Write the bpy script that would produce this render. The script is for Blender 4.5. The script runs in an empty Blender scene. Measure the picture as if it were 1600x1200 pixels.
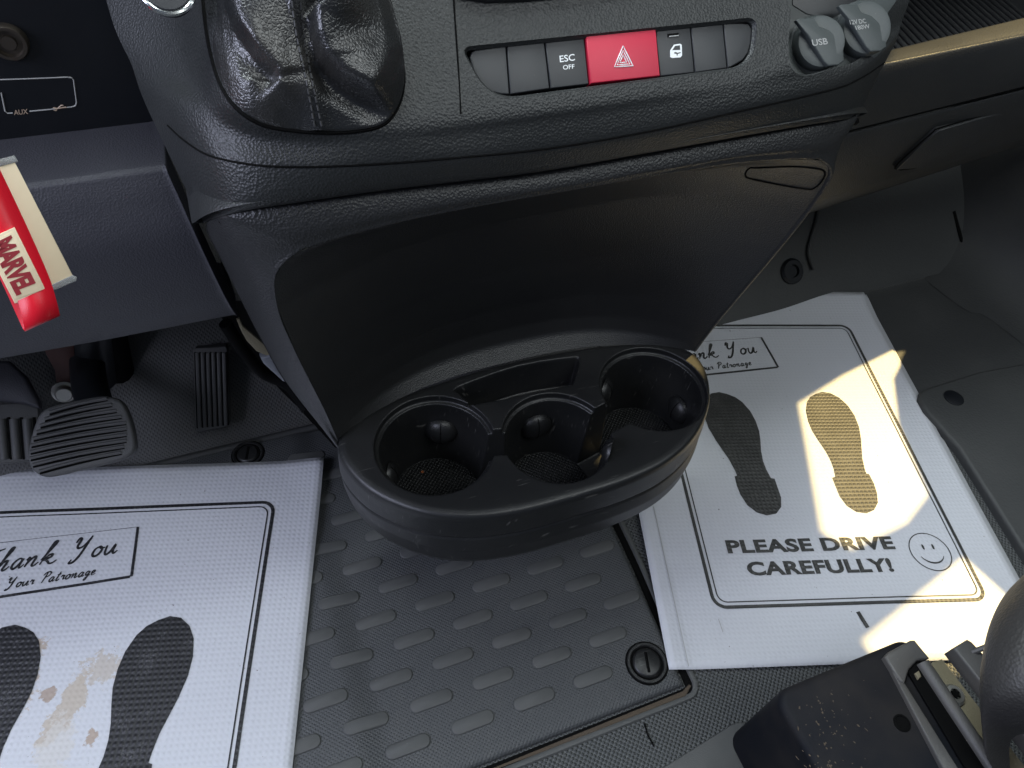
import bpy, bmesh, math, random
from mathutils import Vector, Matrix, noise
random.seed(7)
S = bpy.context.scene
COL = S.collection

# ------------------------------------------------------------------ camera
FPX, CX, CY, CAMH = 1109.0, 800.0, 600.0, 0.66      # focal length and centre in photograph pixels, eye height above the cab floor
def _d(px, py):
    return Vector((px-CX, py-CY, FPX)).normalized()
_Z = -_d(712, 1545)
_X = _d(4640, -333); _X = (_X-_Z*_X.dot(_Z)).normalized()
_Y = _Z.cross(_X)
CAM = Vector((0, 0, CAMH))
def ray(px, py):
    d = _d(px, py)
    return Vector((_X.dot(d), _Y.dot(d), _Z.dot(d)))
cd = bpy.data.cameras.new('camera'); cam = bpy.data.objects.new('camera', cd); COL.objects.link(cam)
cd.sensor_width = 36.0; cd.lens = FPX*36.0/1600.0; cd.clip_start = 0.01; cd.clip_end = 50
def _w(v): return Vector((_X.dot(v), _Y.dot(v), _Z.dot(v)))
r, u, b = _w(Vector((1,0,0))), _w(Vector((0,-1,0))), _w(Vector((0,0,-1)))
cam.matrix_world = Matrix(((r.x,u.x,b.x,0),(r.y,u.y,b.y,0),(r.z,u.z,b.z,CAMH),(0,0,0,1)))
S.camera = cam

# ------------------------------------------------------------------ light
w = bpy.data.worlds.new('World'); S.world = w; w.use_nodes = True
w.node_tree.nodes['Background'].inputs[0].default_value = (0.62, 0.74, 1.0, 1)
w.node_tree.nodes['Background'].inputs[1].default_value = 0.08
SUN = Vector((0.50, 0.04, 0.86)).normalized()
def lamp(name, kind, loc, aim, power, col, size=None, sy=None):
    l = bpy.data.lights.new(name, kind); o = bpy.data.objects.new(name, l); COL.objects.link(o)
    l.energy = power; l.color = col; o.location = loc
    o.rotation_euler = (Vector(aim)-Vector(loc)).to_track_quat('-Z', 'Y').to_euler()
    if size:
        l.shape = 'RECTANGLE'; l.size = size; l.size_y = sy or size
    return o
s = lamp('sun', 'SUN', SUN*5, (0,0,0), 7.4, (1.0, 0.74, 0.31)); s.data.angle = math.radians(0.6)
lamp('windscreen_light', 'AREA', (0.02, 0.72, 1.62), (0.10, 0.25, 0.2), 14.5, (0.86, 0.95, 0.98), 1.0, 0.5)
lamp('driver_window_light', 'AREA', (-1.0, 0.05, 0.95), (0.0, 0.25, 0.1), 9.5, (0.74, 0.785, 1.0), 0.9, 0.5)
lamp('passenger_window_light', 'AREA', (1.0, -0.25, 1.20), (0.25, 0.25, 0.1), 2.5, (0.88, 0.96, 1.0), 0.7, 0.45)
lamp('overhead_fill', 'AREA', (0.42, -0.30, 1.50), (0.25, 0.3, 0.2), 3.8, (0.92, 0.97, 0.97), 0.8, 0.5)  # added overhead fill for sheen on the dash top, not a lamp of the cab
S.view_settings.view_transform = 'Standard'; S.view_settings.look = 'None'
S.view_settings.exposure = 0.55; S.view_settings.gamma = 1.0
S.render.engine = 'CYCLES'
S.render.resolution_x = 1024; S.render.resolution_y = 768

# ------------------------------------------------------------------ placing helpers: where a sight line meets a real plane
def onz(px, py, z=0.0):
    r = ray(px, py); return CAM+r*((z-CAMH)/r.z)
def ony(px, py, y):
    r = ray(px, py); return CAM+r*(y/r.y)
TPN = Vector((0, -1.05, 1.0)).normalized()          # normal of the sloping top of the centre console
def onp(px, py, lift=0.0, n=TPN, p0=Vector((0, 0, 0.1668))):
    r = ray(px, py); q = p0+n*lift
    return CAM+r*((q-CAM).dot(n)/r.dot(n))

# ------------------------------------------------------------------ mesh helpers
def tag(o, label=None, cat=None, group=None, kind=None):
    if label: o['label'] = label
    if cat: o['category'] = cat
    if group: o['group'] = group
    if kind: o['kind'] = kind
    return o
def attach(o, parent):
    if parent is None: return
    o.parent = parent
    m = Matrix.Translation(parent.location)
    if any(parent.rotation_euler): m = m @ parent.rotation_euler.to_matrix().to_4x4()
    q = parent
    while q.parent:                                   # a part's own matrix is identity in the thing's frame
        q = q.parent
        m = Matrix.Translation(q.location)
    o.matrix_parent_inverse = m.inverted() if parent.parent is None else Matrix.Identity(4)
def ob(name, vf, mat, parent=None, smooth=True, angle=38, local=False):
    me = bpy.data.meshes.new(name)
    me.from_pydata([tuple(v) for v in vf[0]], [], vf[1]); me.validate(); me.update()
    if smooth:
        me.shade_smooth(); me.set_sharp_from_angle(angle=math.radians(angle))
    if mat: me.materials.append(mat)
    o = bpy.data.objects.new(name, me); COL.objects.link(o)
    if local: o.parent = parent
    else: attach(o, parent)
    return o
def empty(name, loc, label, cat, group=None):
    o = bpy.data.objects.new(name, None); COL.objects.link(o); o.location = loc; o.empty_display_size = 0.02
    return tag(o, label, cat, group)
def join(*parts):
    V, F = [], []
    for v, f in parts:
        k = len(V); V += list(v); F += [tuple(i+k for i in g) for g in f]
    return V, F
def cr(p0, p1, p2, p3, t):
    return 0.5*((2*p1)+(p2-p0)*t+(2*p0-5*p1+4*p2-p3)*t*t+(3*p1-p0-3*p2+p3)*t*t*t)
def spline(pts, n, closed=False):
    pts = [Vector(p) for p in pts]; out = []; m = len(pts)
    if closed:
        for i in range(m):
            for k in range(n): out.append(cr(pts[i-1], pts[i], pts[(i+1) % m], pts[(i+2) % m], k/n))
        return out
    e = [2*pts[0]-pts[1]]+pts+[2*pts[-1]-pts[-2]]
    for i in range(m-1):
        for k in range(n): out.append(cr(e[i], e[i+1], e[i+2], e[i+3], k/n))
    out.append(pts[-1]); return out
def patch(rows, nu=8, nv=8):
    fine = [spline(r, nu) for r in rows]
    cols = list(zip(*fine))
    cols = [spline(c, nv) for c in cols]
    n, m = len(cols), len(cols[0])
    V = [p for c in cols for p in c]
    F = [(i*m+j, (i+1)*m+j, (i+1)*m+j+1, i*m+j+1) for i in range(n-1) for j in range(m-1)]
    return V, F
def rings(rs, cap0=True, cap1=True, closed=True):
    n = len(rs[0]); V = [v for r in rs for v in r]; F = []
    for k in range(len(rs)-1):
        for i in range(n if closed else n-1):
            j = (i+1) % n
            F.append((k*n+i, k*n+j, (k+1)*n+j, (k+1)*n+i))
    if cap0: F.append(tuple(range(n-1, -1, -1)))
    if cap1: F.append(tuple((len(rs)-1)*n+i for i in range(n)))
    return V, F
def inset(poly, d, n):
    """move a closed polygon inwards by d in its own plane (normal n)"""
    m = len(poly); c = sum(poly, Vector())/m; out = []
    for i in range(m):
        a, b_, e = poly[i-1], poly[i], poly[(i+1) % m]
        t = ((b_-a).normalized()+(e-b_).normalized())
        t = t.normalized() if t.length > 1e-6 else (e-b_).normalized()
        q = n.cross(t).normalized()
        if q.dot(c-b_) < 0 and m < 9: q = -q
        out.append(b_+q*d)
    return out
def ccw(poly, n):
    a = Vector()
    for i in range(len(poly)): a += poly[i-1].cross(poly[i])
    return poly if a.dot(n) > 0 else poly[::-1]
def slab(poly, n, h, bev=0.0008, segs=3):
    """plate standing h above polygon 'poly' along n, rounded upper edge"""
    n = n.normalized(); poly = ccw(poly, n); rs = [poly, [p+n*(h-bev) for p in poly]]
    for k in range(1, segs+1):
        a = math.pi/2*k/segs
        rs.append([p+n*(h-bev+bev*math.sin(a)) for p in inset(poly, bev*(1-math.cos(a)), n)])
    return rings(rs)
def tube(pts, rad, n=8, closed=False, flat=1.0):
    pts = [Vector(p) for p in pts]; V, F = [], []; m = len(pts); up = Vector((0.13, 0.21, 0.97))
    rs = rad if isinstance(rad, (list, tuple)) else [rad]*m
    for i, p in enumerate(pts):
        a = pts[i-1] if (i or closed) else p
        b_ = pts[(i+1) % m] if (i < m-1 or closed) else p
        t = (b_-a).normalized(); s_ = t.cross(up)
        if s_.length < 1e-4: s_ = t.cross(Vector((1, 0, 0)))
        s_.normalize(); q = s_.cross(t)
        for k in range(n):
            an = 2*math.pi*k/n
            V.append(p+s_*math.cos(an)*rs[i]+q*math.sin(an)*rs[i]*flat)
    for i in range(m if closed else m-1):
        for k in range(n):
            i2 = (i+1) % m
            F.append((i*n+k, i*n+(k+1) % n, i2*n+(k+1) % n, i2*n+k))
    if not closed:
        F.append(tuple(range(n-1, -1, -1))); F.append(tuple((m-1)*n+k for k in range(n)))
    return V, F
def lathe(prof, c, ax, seg=32, xdir=None):
    """prof: (radius, height) list about axis ax at c"""
    ax = ax.normalized(); a = (xdir or Vector((1, 0.02, 0.01))); a = (a-ax*a.dot(ax)).normalized(); b_ = ax.cross(a)
    rs = [[c+a*r_*math.cos(2*math.pi*k/seg)+b_*r_*math.sin(2*math.pi*k/seg)+ax*h for k in range(seg)] for r_, h in prof]
    return rings(rs)
def circle(c, ax, r_, seg=32):
    ax = ax.normalized(); a = Vector((1, 0.02, 0.01)); a = (a-ax*a.dot(ax)).normalized(); b_ = ax.cross(a)
    return [c+a*r_*math.cos(2*math.pi*k/seg)+b_*r_*math.sin(2*math.pi*k/seg) for k in range(seg)]
def rbox(x0, x1, y0, y1, z0, z1, rad=0.01, bev=0.003, seg=5):
    P = []
    for cx_, cy_, a0 in ((x1-rad, y1-rad, 0), (x0+rad, y1-rad, 90), (x0+rad, y0+rad, 180), (x1-rad, y0+rad, 270)):
        for k in range(seg+1):
            a = math.radians(a0+90*k/seg); P.append(Vector((cx_+rad*math.cos(a), cy_+rad*math.sin(a), z0)))
    return slab(P, Vector((0, 0, 1)), z1-z0, bev, 4)
def baked(o, mods):
    """apply modifiers, return the plain mesh object"""
    for kind, kw in mods:
        m = o.modifiers.new(kind.lower(), kind)
        for k, v in kw.items(): setattr(m, k, v)
    bpy.context.view_layer.update()
    dg = bpy.context.evaluated_depsgraph_get()
    me = bpy.data.meshes.new_from_object(o.evaluated_get(dg))
    o.modifiers.clear(); old = o.data; o.data = me; bpy.data.meshes.remove(old); me.name = o.name
    return o
def cut(o, cutters, op='DIFFERENCE', selfx=False):
    for vf in cutters:
        c = ob('cutter', vf, None, smooth=False)
        bm = bmesh.new(); bm.from_mesh(c.data); bmesh.ops.recalc_face_normals(bm, faces=bm.faces); bm.to_mesh(c.data); bm.free()
        baked(o, [('BOOLEAN', dict(operation=op, object=c, solver='EXACT', use_self=selfx))])
        d = c.data; bpy.data.objects.remove(c); bpy.data.meshes.remove(d)
    return o
def resharp(o, angle=38):
    o.data.shade_smooth(); o.data.set_sharp_from_angle(angle=math.radians(angle))
def text_vf(txt, bold=0.0, extr=0.0, spacing=1.0):
    """lettering mesh in a unit box 0..1 x 0..1, returns verts, faces, aspect"""
    c = bpy.data.curves.new('t', 'FONT'); c.body = txt; c.offset = bold; c.resolution_u = 4; c.space_character = spacing
    o = bpy.data.objects.new('t', c); COL.objects.link(o); bpy.context.view_layer.update()
    me = bpy.data.meshes.new_from_object(o.evaluated_get(bpy.context.evaluated_depsgraph_get()))
    V = [v.co.copy() for v in me.vertices]; F = [tuple(p.vertices) for p in me.polygons]
    bpy.data.objects.remove(o); bpy.data.curves.remove(c); bpy.data.meshes.remove(me)
    x0, x1 = min(v.x for v in V), max(v.x for v in V); y0, y1 = min(v.y for v in V), max(v.y for v in V)
    return [Vector(((v.x-x0)/(x1-x0), (v.y-y0)/(y1-y0), 0)) for v in V], F
def on_quad(V, bl, br, tr, tl):
    return [(bl*(1-v.x)+br*v.x)*(1-v.y)+(tl*(1-v.x)+tr*v.x)*v.y for v in V]
def ribbon(pts, wd, n):
    """flat stroke of width wd along pts in the plane with normal n"""
    V, F = [], []; m = len(pts)
    for i, p in enumerate(pts):
        t = (pts[min(i+1, m-1)]-pts[max(i-1, 0)])
        t = t.normalized() if t.length > 1e-9 else Vector((1, 0, 0))
        q = n.cross(t).normalized(); w_ = wd[i] if isinstance(wd, list) else wd
        V += [p+q*w_/2, p-q*w_/2]
    F = [(2*i, 2*i+1, 2*i+3, 2*i+2) for i in range(m-1)]
    return V, F
def smoothstep(a, b_, x):
    t = max(0, min(1, (x-a)/(b_-a))); return t*t*(3-2*t)

# ------------------------------------------------------------------ materials
def nmat(name, base, rough=0.5, spec=0.5, metal=0.0):
    m = bpy.data.materials.new(name); m.use_nodes = True
    p = m.node_tree.nodes['Principled BSDF']
    p.inputs['Base Color'].default_value = (*base, 1); p.inputs['Roughness'].default_value = rough
    p.inputs['Metallic'].default_value = metal; p.inputs['Specular IOR Level'].default_value = spec
    return m, m.node_tree, p
def N(nt, t, **kw):
    n = nt.nodes.new(t)
    for k, v in kw.items():
        if k.startswith('_'): setattr(n, k[1:], v)
        else: n.inputs[k.replace('__', ' ')].default_value = v
    return n
def mixcol(nt, fac, a, b_):
    m = N(nt, 'ShaderNodeMix', _data_type='RGBA')
    for sock, val in ((m.inputs[0], fac), (m.inputs[6], a), (m.inputs[7], b_)):
        if hasattr(val, 'links'): nt.links.new(val, sock)
        else: sock.default_value = val if not isinstance(val, tuple) else (*val, 1)
    return m.outputs[2]
def ramp(nt, src, lo, hi):
    r_ = N(nt, 'ShaderNodeMapRange'); r_.inputs['From Min'].default_value = lo; r_.inputs['From Max'].default_value = hi
    nt.links.new(src, r_.inputs['Value']); return r_.outputs[0]
def coords(nt): return N(nt, 'ShaderNodeTexCoord').outputs['Object']
def grain_plastic(name, base, rough=0.48, scale=900, dist=0.00025, strength=0.6, dust=0.05, spec=0.5, dustcol=(0.25, 0.24, 0.22)):
    m, nt, p = nmat(name, base, rough, spec); co = coords(nt)
    v = N(nt, 'ShaderNodeTexVoronoi', _feature='F1', Scale=scale); nt.links.new(co, v.inputs['Vector'])
    bp = N(nt, 'ShaderNodeBump', Strength=strength, Distance=dist); nt.links.new(v.outputs['Distance'], bp.inputs['Height']); nt.links.new(bp.outputs[0], p.inputs['Normal'])
    n2 = N(nt, 'ShaderNodeTexNoise', Scale=14, Detail=3, Roughness=0.6); nt.links.new(co, n2.inputs['Vector'])
    n3 = N(nt, 'ShaderNodeTexNoise', Scale=700, Detail=0); nt.links.new(co, n3.inputs['Vector'])
    sp = ramp(nt, n3.outputs['Fac'], 0.86, 0.90)                     # dust specks
    mm = N(nt, 'ShaderNodeMath', _operation='MULTIPLY'); nt.links.new(sp, mm.inputs[0]); mm.inputs[1].default_value = min(0.7, dust*5)
    haze = ramp(nt, n2.outputs['Fac'], 0.45, 0.8)
    mh = N(nt, 'ShaderNodeMath', _operation='MULTIPLY'); nt.links.new(haze, mh.inputs[0]); mh.inputs[1].default_value = dust
    mx = N(nt, 'ShaderNodeMath', _operation='MAXIMUM'); nt.links.new(mm.outputs[0], mx.inputs[0]); nt.links.new(mh.outputs[0], mx.inputs[1])
    nt.links.new(mixcol(nt, mx.outputs[0], base, dustcol), p.inputs['Base Color'])
    rr = N(nt, 'ShaderNodeMapRange'); rr.inputs['To Min'].default_value = rough-0.06; rr.inputs['To Max'].default_value = rough+0.10
    nt.links.new(n2.outputs['Fac'], rr.inputs['Value']); nt.links.new(rr.outputs[0], p.inputs['Roughness'])
    return m
def weave(name, base, rough, pitch, dist, ang=0.785, strength=1.0, wear=None, spec=0.4):
    """fine raised diamond pattern moulded in rubber, paper or liner"""
    m, nt, p = nmat(name, base, rough, spec); co = coords(nt)
    hs = []
    for a in (ang, -ang):
        mp = N(nt, 'ShaderNodeMapping', Rotation=(0, 0, a)); nt.links.new(co, mp.inputs['Vector'])
        wv = N(nt, 'ShaderNodeTexWave', _wave_type='BANDS', _bands_direction='X', Scale=0.3142/pitch, Distortion=0.0); nt.links.new(mp.outputs[0], wv.inputs['Vector'])
        hs.append(wv.outputs['Fac'])
    a = N(nt, 'ShaderNodeMath', _operation='MULTIPLY'); nt.links.new(hs[0], a.inputs[0]); nt.links.new(hs[1], a.inputs[1])
    bp = N(nt, 'ShaderNodeBump', Strength=strength, Distance=dist); nt.links.new(a.outputs[0], bp.inputs['Height']); nt.links.new(bp.outputs[0], p.inputs['Normal'])
    n2 = N(nt, 'ShaderNodeTexNoise', Scale=9, Detail=6, Roughness=0.62); nt.links.new(co, n2.inputs['Vector'])
    if wear:
        n3 = N(nt, 'ShaderNodeTexNoise', Scale=90, Detail=4, Roughness=0.7); nt.links.new(co, n3.inputs['Vector'])
        f = N(nt, 'ShaderNodeMath', _operation='MULTIPLY'); nt.links.new(ramp(nt, n2.outputs['Fac'], 0.42, 0.75), f.inputs[0]); nt.links.new(ramp(nt, n3.outputs['Fac'], 0.35, 0.7), f.inputs[1])
        nt.links.new(mixcol(nt, f.outputs[0], base, wear), p.inputs['Base Color'])
    return m
BLACK = grain_plastic('console_plastic', (0.021, 0.0213, 0.0215), 0.40, 1000, 0.00028, 0.8, 0.012)
COARSE = grain_plastic('coarse_grain_plastic', (0.017, 0.0175, 0.018), 0.42, 760, 0.0004, 0.8, 0.012)
TOPGR = grain_plastic('dashboard_plastic', (0.017, 0.0185, 0.0185), 0.43, 800, 0.00035, 0.8, 0.015)
TRAY = grain_plastic('tray_plastic', (0.0105, 0.011, 0.0115), 0.38, 1500, 0.00015, 0.4, 0.03)
KNEE = grain_plastic('knee_plastic', (0.034, 0.034, 0.042), 0.52, 900, 0.00025, 0.7, 0.012)
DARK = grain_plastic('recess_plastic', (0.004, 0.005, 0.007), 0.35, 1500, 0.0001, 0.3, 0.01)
GLOVE = grain_plastic('glove_box_plastic', (0.024, 0.025, 0.026), 0.45, 800, 0.0003, 0.7, 0.02)
FOOT = grain_plastic('footwell_plastic', (0.036, 0.0375, 0.037), 0.6, 300, 0.0004, 0.5, 0.05)
SWITCH = grain_plastic('switch_plastic', (0.022, 0.0235, 0.026), 0.42, 2600, 0.00008, 0.3, 0.02)
HAZ = grain_plastic('hazard_red', (0.50, 0.014, 0.045), 0.42, 2600, 0.00008, 0.3, 0.01, dustcol=(0.7, 0.3, 0.3))
SOCK = grain_plastic('socket_plastic', (0.050, 0.058, 0.057), 0.4, 2600, 0.00006, 0.3, 0.04, dustcol=(0.3, 0.3, 0.3))
SEATP = grain_plastic('seat_base_plastic', (0.007, 0.008, 0.011), 0.62, 1800, 0.0001, 0.4, 0.05, spec=0.12, dustcol=(0.30, 0.24, 0.17))
RAIL = grain_plastic('seat_rail_metal', (0.07, 0.068, 0.065), 0.5, 900, 0.0002, 0.5, 0.15, dustcol=(0.25, 0.21, 0.16))
def scratched(m, amount=0.35):
    nt = m.node_tree; p = nt.nodes['Principled BSDF']; co = coords(nt); acc = None
    for rot, off in ((0.5, 0.0), (-0.9, 3.0), (1.9, 7.0)):
        mp = N(nt, 'ShaderNodeMapping', Rotation=(0, 0, rot), Location=(off, off, 0), Scale=(45, 900, 60)); nt.links.new(co, mp.inputs['Vector'])
        nn = N(nt, 'ShaderNodeTexNoise', Scale=1.0, Detail=1); nt.links.new(mp.outputs[0], nn.inputs['Vector'])
        r_ = ramp(nt, nn.outputs['Fac'], 0.735, 0.78)
        if acc is None: acc = r_
        else:
            q = N(nt, 'ShaderNodeMath', _operation='MAXIMUM'); nt.links.new(acc, q.inputs[0]); nt.links.new(r_, q.inputs[1]); acc = q.outputs[0]
    q = N(nt, 'ShaderNodeMath', _operation='MULTIPLY'); nt.links.new(acc, q.inputs[0]); q.inputs[1].default_value = amount
    src = p.inputs['Base Color'].links[0].from_socket
    nt.links.new(mixcol(nt, q.outputs[0], src, (0.16, 0.155, 0.145)), p.inputs['Base Color'])
scratched(TRAY)
SEATF = grain_plastic('seat_leather', (0.042, 0.040, 0.038), 0.5, 500, 0.0006, 0.6, 0.04)
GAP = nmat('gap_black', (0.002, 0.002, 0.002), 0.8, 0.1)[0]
WHITE = nmat('white_print', (0.78, 0.80, 0.80), 0.5)[0]
GREYP = nmat('grey_print', (0.34, 0.34, 0.33), 0.5)[0]
COPPER = nmat('aux_print', (0.40, 0.30, 0.22), 0.5)[0]
CHROME = nmat('chrome', (0.75, 0.78, 0.76), 0.18, metal=1.0)[0]
STEEL = nmat('bolt_steel', (0.50, 0.49, 0.45), 0.35, metal=0.9)[0]
RUST = nmat('primer_brown', (0.07, 0.028, 0.022), 0.6)[0]
BEIGE = grain_plastic('dusty_metal', (0.19, 0.165, 0.105), 0.6, 700, 0.0003, 0.6, 0.25, dustcol=(0.10, 0.08, 0.05))
FOAM = grain_plastic('grey_duct', (0.17, 0.18, 0.20), 0.5, 400, 0.0003, 0.5, 0.1)
DUST = grain_plastic('dusty_edge', (0.07, 0.052, 0.035), 0.9, 500, 0.0004, 0.8, 0.4, dustcol=(0.05, 0.045, 0.04))
RUBBER = weave('floor_rubber', (0.075, 0.079, 0.079), 0.55, 0.0033, 0.0018, wear=(0.085, 0.083, 0.077))
HATCH = weave('hatch_rubber', (0.054, 0.057, 0.060), 0.50, 0.0026, 0.0004, wear=(0.068, 0.068, 0.066))
BUMPM = grain_plastic('bump_rubber', (0.062, 0.064, 0.063), 0.55, 1500, 0.00015, 0.4, 0.10)
TOE = weave('toe_rubber', (0.062, 0.063, 0.062), 0.6, 0.0030, 0.0004, wear=(0.075, 0.068, 0.055))
LINER = weave('cup_liner_rubber', (0.012, 0.0125, 0.013), 0.45, 0.0028, 0.0012)
PEDAL = grain_plastic('pedal_rubber', (0.062, 0.063, 0.064), 0.55, 1100, 0.00025, 0.6, 0.10, dustcol=(0.17, 0.14, 0.10))
RED = grain_plastic('lanyard_red', (0.66, 0.008, 0.022), 0.32, 1400, 0.0001, 0.3, 0.01, dustcol=(0.7, 0.2, 0.2))
CREAM = grain_plastic('cream_card', (0.80, 0.66, 0.45), 0.45, 300, 0.0002, 0.3, 0.02, dustcol=(0.6, 0.5, 0.36))
DRED = nmat('dark_red_print', (0.28, 0.012, 0.022), 0.5)[0]
def clear_mat():
    m, nt, p = nmat('clear_sleeve', (0.75, 0.76, 0.75), 0.15); p.inputs['Transmission Weight'].default_value = 0.75; p.inputs['IOR'].default_value = 1.3
    return m
CLEAR = clear_mat()
def leather():
    m, nt, p = nmat('gaiter_leather', (0.024, 0.0245, 0.025), 0.30, 0.8); co = coords(nt)
    v = N(nt, 'ShaderNodeTexVoronoi', _feature='DISTANCE_TO_EDGE', Scale=650.0); nt.links.new(co, v.inputs['Vector'])
    n1 = N(nt, 'ShaderNodeTexNoise', Scale=160.0, Detail=2, Roughness=0.6); nt.links.new(co, n1.inputs['Vector'])
    a = N(nt, 'ShaderNodeMath', _operation='ADD'); nt.links.new(ramp(nt, v.outputs[0], 0.0, 0.25), a.inputs[0]); nt.links.new(n1.outputs['Fac'], a.inputs[1])
    bp = N(nt, 'ShaderNodeBump', Strength=0.35, Distance=0.0003); nt.links.new(a.outputs[0], bp.inputs['Height']); nt.links.new(bp.outputs[0], p.inputs['Normal'])
    n2 = N(nt, 'ShaderNodeTexNoise', Scale=30.0, Detail=4); nt.links.new(co, n2.inputs['Vector'])
    nt.links.new(mixcol(nt, ramp(nt, n2.outputs['Fac'], 0.45, 0.8), (0.014, 0.0145, 0.015), (0.030, 0.028, 0.025)), p.inputs['Base Color'])
    return m
LEATHER = leather()
THREAD = nmat('thread', (0.05, 0.05, 0.05), 0.6)[0]
def paper_mat(name, stains):
    """embossed paper; where stains is set, mud and scuffs with shapes of their own between the soles"""
    m, nt, p = nmat(name, (0.54, 0.55, 0.58), 0.55, 0.35); co = coords(nt); hs = []
    for a in (0.0, math.pi/2):
        mp = N(nt, 'ShaderNodeMapping', Rotation=(0, 0, a)); nt.links.new(co, mp.inputs['Vector'])
        wv = N(nt, 'ShaderNodeTexWave', _wave_type='BANDS', _bands_direction='X', Scale=0.3142/0.0048, Distortion=0.6, Detail=1.0); wv.inputs['Detail Scale'].default_value = 0.3
        nt.links.new(mp.outputs[0], wv.inputs['Vector']); hs.append(wv.outputs['Fac'])
    a = N(nt, 'ShaderNodeMath', _operation='MULTIPLY'); nt.links.new(hs[0], a.inputs[0]); nt.links.new(hs[1], a.inputs[1])
    n1 = N(nt, 'ShaderNodeTexNoise', Scale=25.0, Detail=4); nt.links.new(co, n1.inputs['Vector'])
    ad = N(nt, 'ShaderNodeMath', _operation='MULTIPLY_ADD'); nt.links.new(n1.outputs['Fac'], ad.inputs[0]); ad.inputs[1].default_value = 0.9; nt.links.new(a.outputs[0], ad.inputs[2])
    bp = N(nt, 'ShaderNodeBump', Strength=0.32 if stains else 0.2, Distance=0.0011); nt.links.new(ad.outputs[0], bp.inputs['Height']); nt.links.new(bp.outputs[0], p.inputs['Normal'])
    dn = N(nt, 'ShaderNodeTexNoise', Scale=230.0, Detail=3); nt.links.new(co, dn.inputs['Vector'])
    col = mixcol(nt, ramp(nt, dn.outputs['Fac'], 0.735, 0.76), (0.54, 0.55, 0.58), (0.25, 0.24, 0.24))
    if stains:
        for (sx, sy, rx, ry, rot, c, lo, sc) in stains:
            mp = N(nt, 'ShaderNodeMapping', _vector_type='TEXTURE', Location=(sx, sy, 0), Rotation=(0, 0, rot), Scale=(rx, ry, 1)); nt.links.new(co, mp.inputs['Vector'])
            g = N(nt, 'ShaderNodeTexGradient', _gradient_type='SPHERICAL'); nt.links.new(mp.outputs[0], g.inputs['Vector'])
            nn = N(nt, 'ShaderNodeTexNoise', Scale=sc, Detail=7, Roughness=0.72); nt.links.new(co, nn.inputs['Vector'])
            mu = N(nt, 'ShaderNodeMath', _operation='MULTIPLY_ADD'); nt.links.new(nn.outputs['Fac'], mu.inputs[0]); mu.inputs[1].default_value = 1.5; nt.links.new(g.outputs['Fac'], mu.inputs[2])
            f = ramp(nt, mu.outputs[0], lo, lo+0.07)
            ms = N(nt, 'ShaderNodeMath', _operation='MULTIPLY'); nt.links.new(f, ms.inputs[0]); ms.inputs[1].default_value = 0.7
            gm = N(nt, 'ShaderNodeMath', _operation='MULTIPLY'); nt.links.new(ms.outputs[0], gm.inputs[0]); nt.links.new(ramp(nt, g.outputs['Fac'], 0.02, 0.10), gm.inputs[1])
            col = mixcol(nt, gm.outputs[0], col, c)
    nt.links.new(col, p.inputs['Base Color'])
    return m
def ink(name, base, worn, lo, hi):
    m, nt, p = nmat(name, base, 0.5, 0.4); co = coords(nt)
    n1 = N(nt, 'ShaderNodeTexNoise', Scale=45.0, Detail=5, Roughness=0.65); nt.links.new(co, n1.inputs['Vector'])
    n2 = N(nt, 'ShaderNodeTexNoise', Scale=700.0, Detail=3); nt.links.new(co, n2.inputs['Vector'])
    mu = N(nt, 'ShaderNodeMath', _operation='MULTIPLY'); nt.links.new(n1.outputs['Fac'], mu.inputs[0]); nt.links.new(n2.outputs['Fac'], mu.inputs[1])
    nt.links.new(mixcol(nt, ramp(nt, mu.outputs[0], lo, hi), base, worn), p.inputs['Base Color'])
    hs = []
    for a in (0.0, math.pi/2):
        mp = N(nt, 'ShaderNodeMapping', Rotation=(0, 0, a)); nt.links.new(co, mp.inputs['Vector'])
        wv = N(nt, 'ShaderNodeTexWave', _wave_type='BANDS', _bands_direction='X', Scale=0.3142/0.0048, Distortion=0.6); nt.links.new(mp.outputs[0], wv.inputs['Vector']); hs.append(wv.outputs['Fac'])
    a = N(nt, 'ShaderNodeMath', _operation='MULTIPLY'); nt.links.new(hs[0], a.inputs[0]); nt.links.new(hs[1], a.inputs[1])
    bp = N(nt, 'ShaderNodeBump', Strength=0.6, Distance=0.0011); nt.links.new(a.outputs[0], bp.inputs['Height']); nt.links.new(bp.outputs[0], p.inputs['Normal'])
    return m
INK_D = ink('worn_black_ink', (0.018, 0.018, 0.020), (0.075, 0.075, 0.08), 0.29, 0.46)
INK_P = ink('fresh_grey_ink', (0.040, 0.040, 0.038), (0.075, 0.075, 0.07), 0.2, 0.45)

# ================================================================== SETTING
UP = Vector((0, 0, 1))
def floor_z(y): return 0.0 if y < 0.528 else 0.0+(y-0.528)*1.05 if y < 0.80 else 0.2856+(y-0.8)*4
ys = [-0.7, -0.2, 0.2, 0.45, 0.51, 0.522, 0.534, 0.55, 0.60, 0.70, 0.80, 0.95]
xs = [-1.1+0.1*k for k in range(25)]
def fz(y):
    if y < 0.515: return 0.0
    if y < 0.545: t = (y-0.515)/0.03; return 0.5*0.03*t*t*0.95
    return 0.01425+(y-0.545)*0.95
V = [Vector((x, y, fz(y))) for x in xs for y in ys]
n_ = len(ys); F = [(i*n_+j, (i+1)*n_+j, (i+1)*n_+j+1, i*n_+j+1) for i in range(len(xs)-1) for j in range(n_-1)]
kb = ys.index(0.534)
floor = ob('floor', (V, F), RUBBER); floor.data.materials.append(TOE); floor.data.materials.append(FOOT)
for p in floor.data.polygons:
    if p.center.y > 0.52: p.material_index = 1
    elif p.center.x > 0.72 and p.center.y > 0.19: p.material_index = 2
tag(floor, kind='structure')
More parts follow.
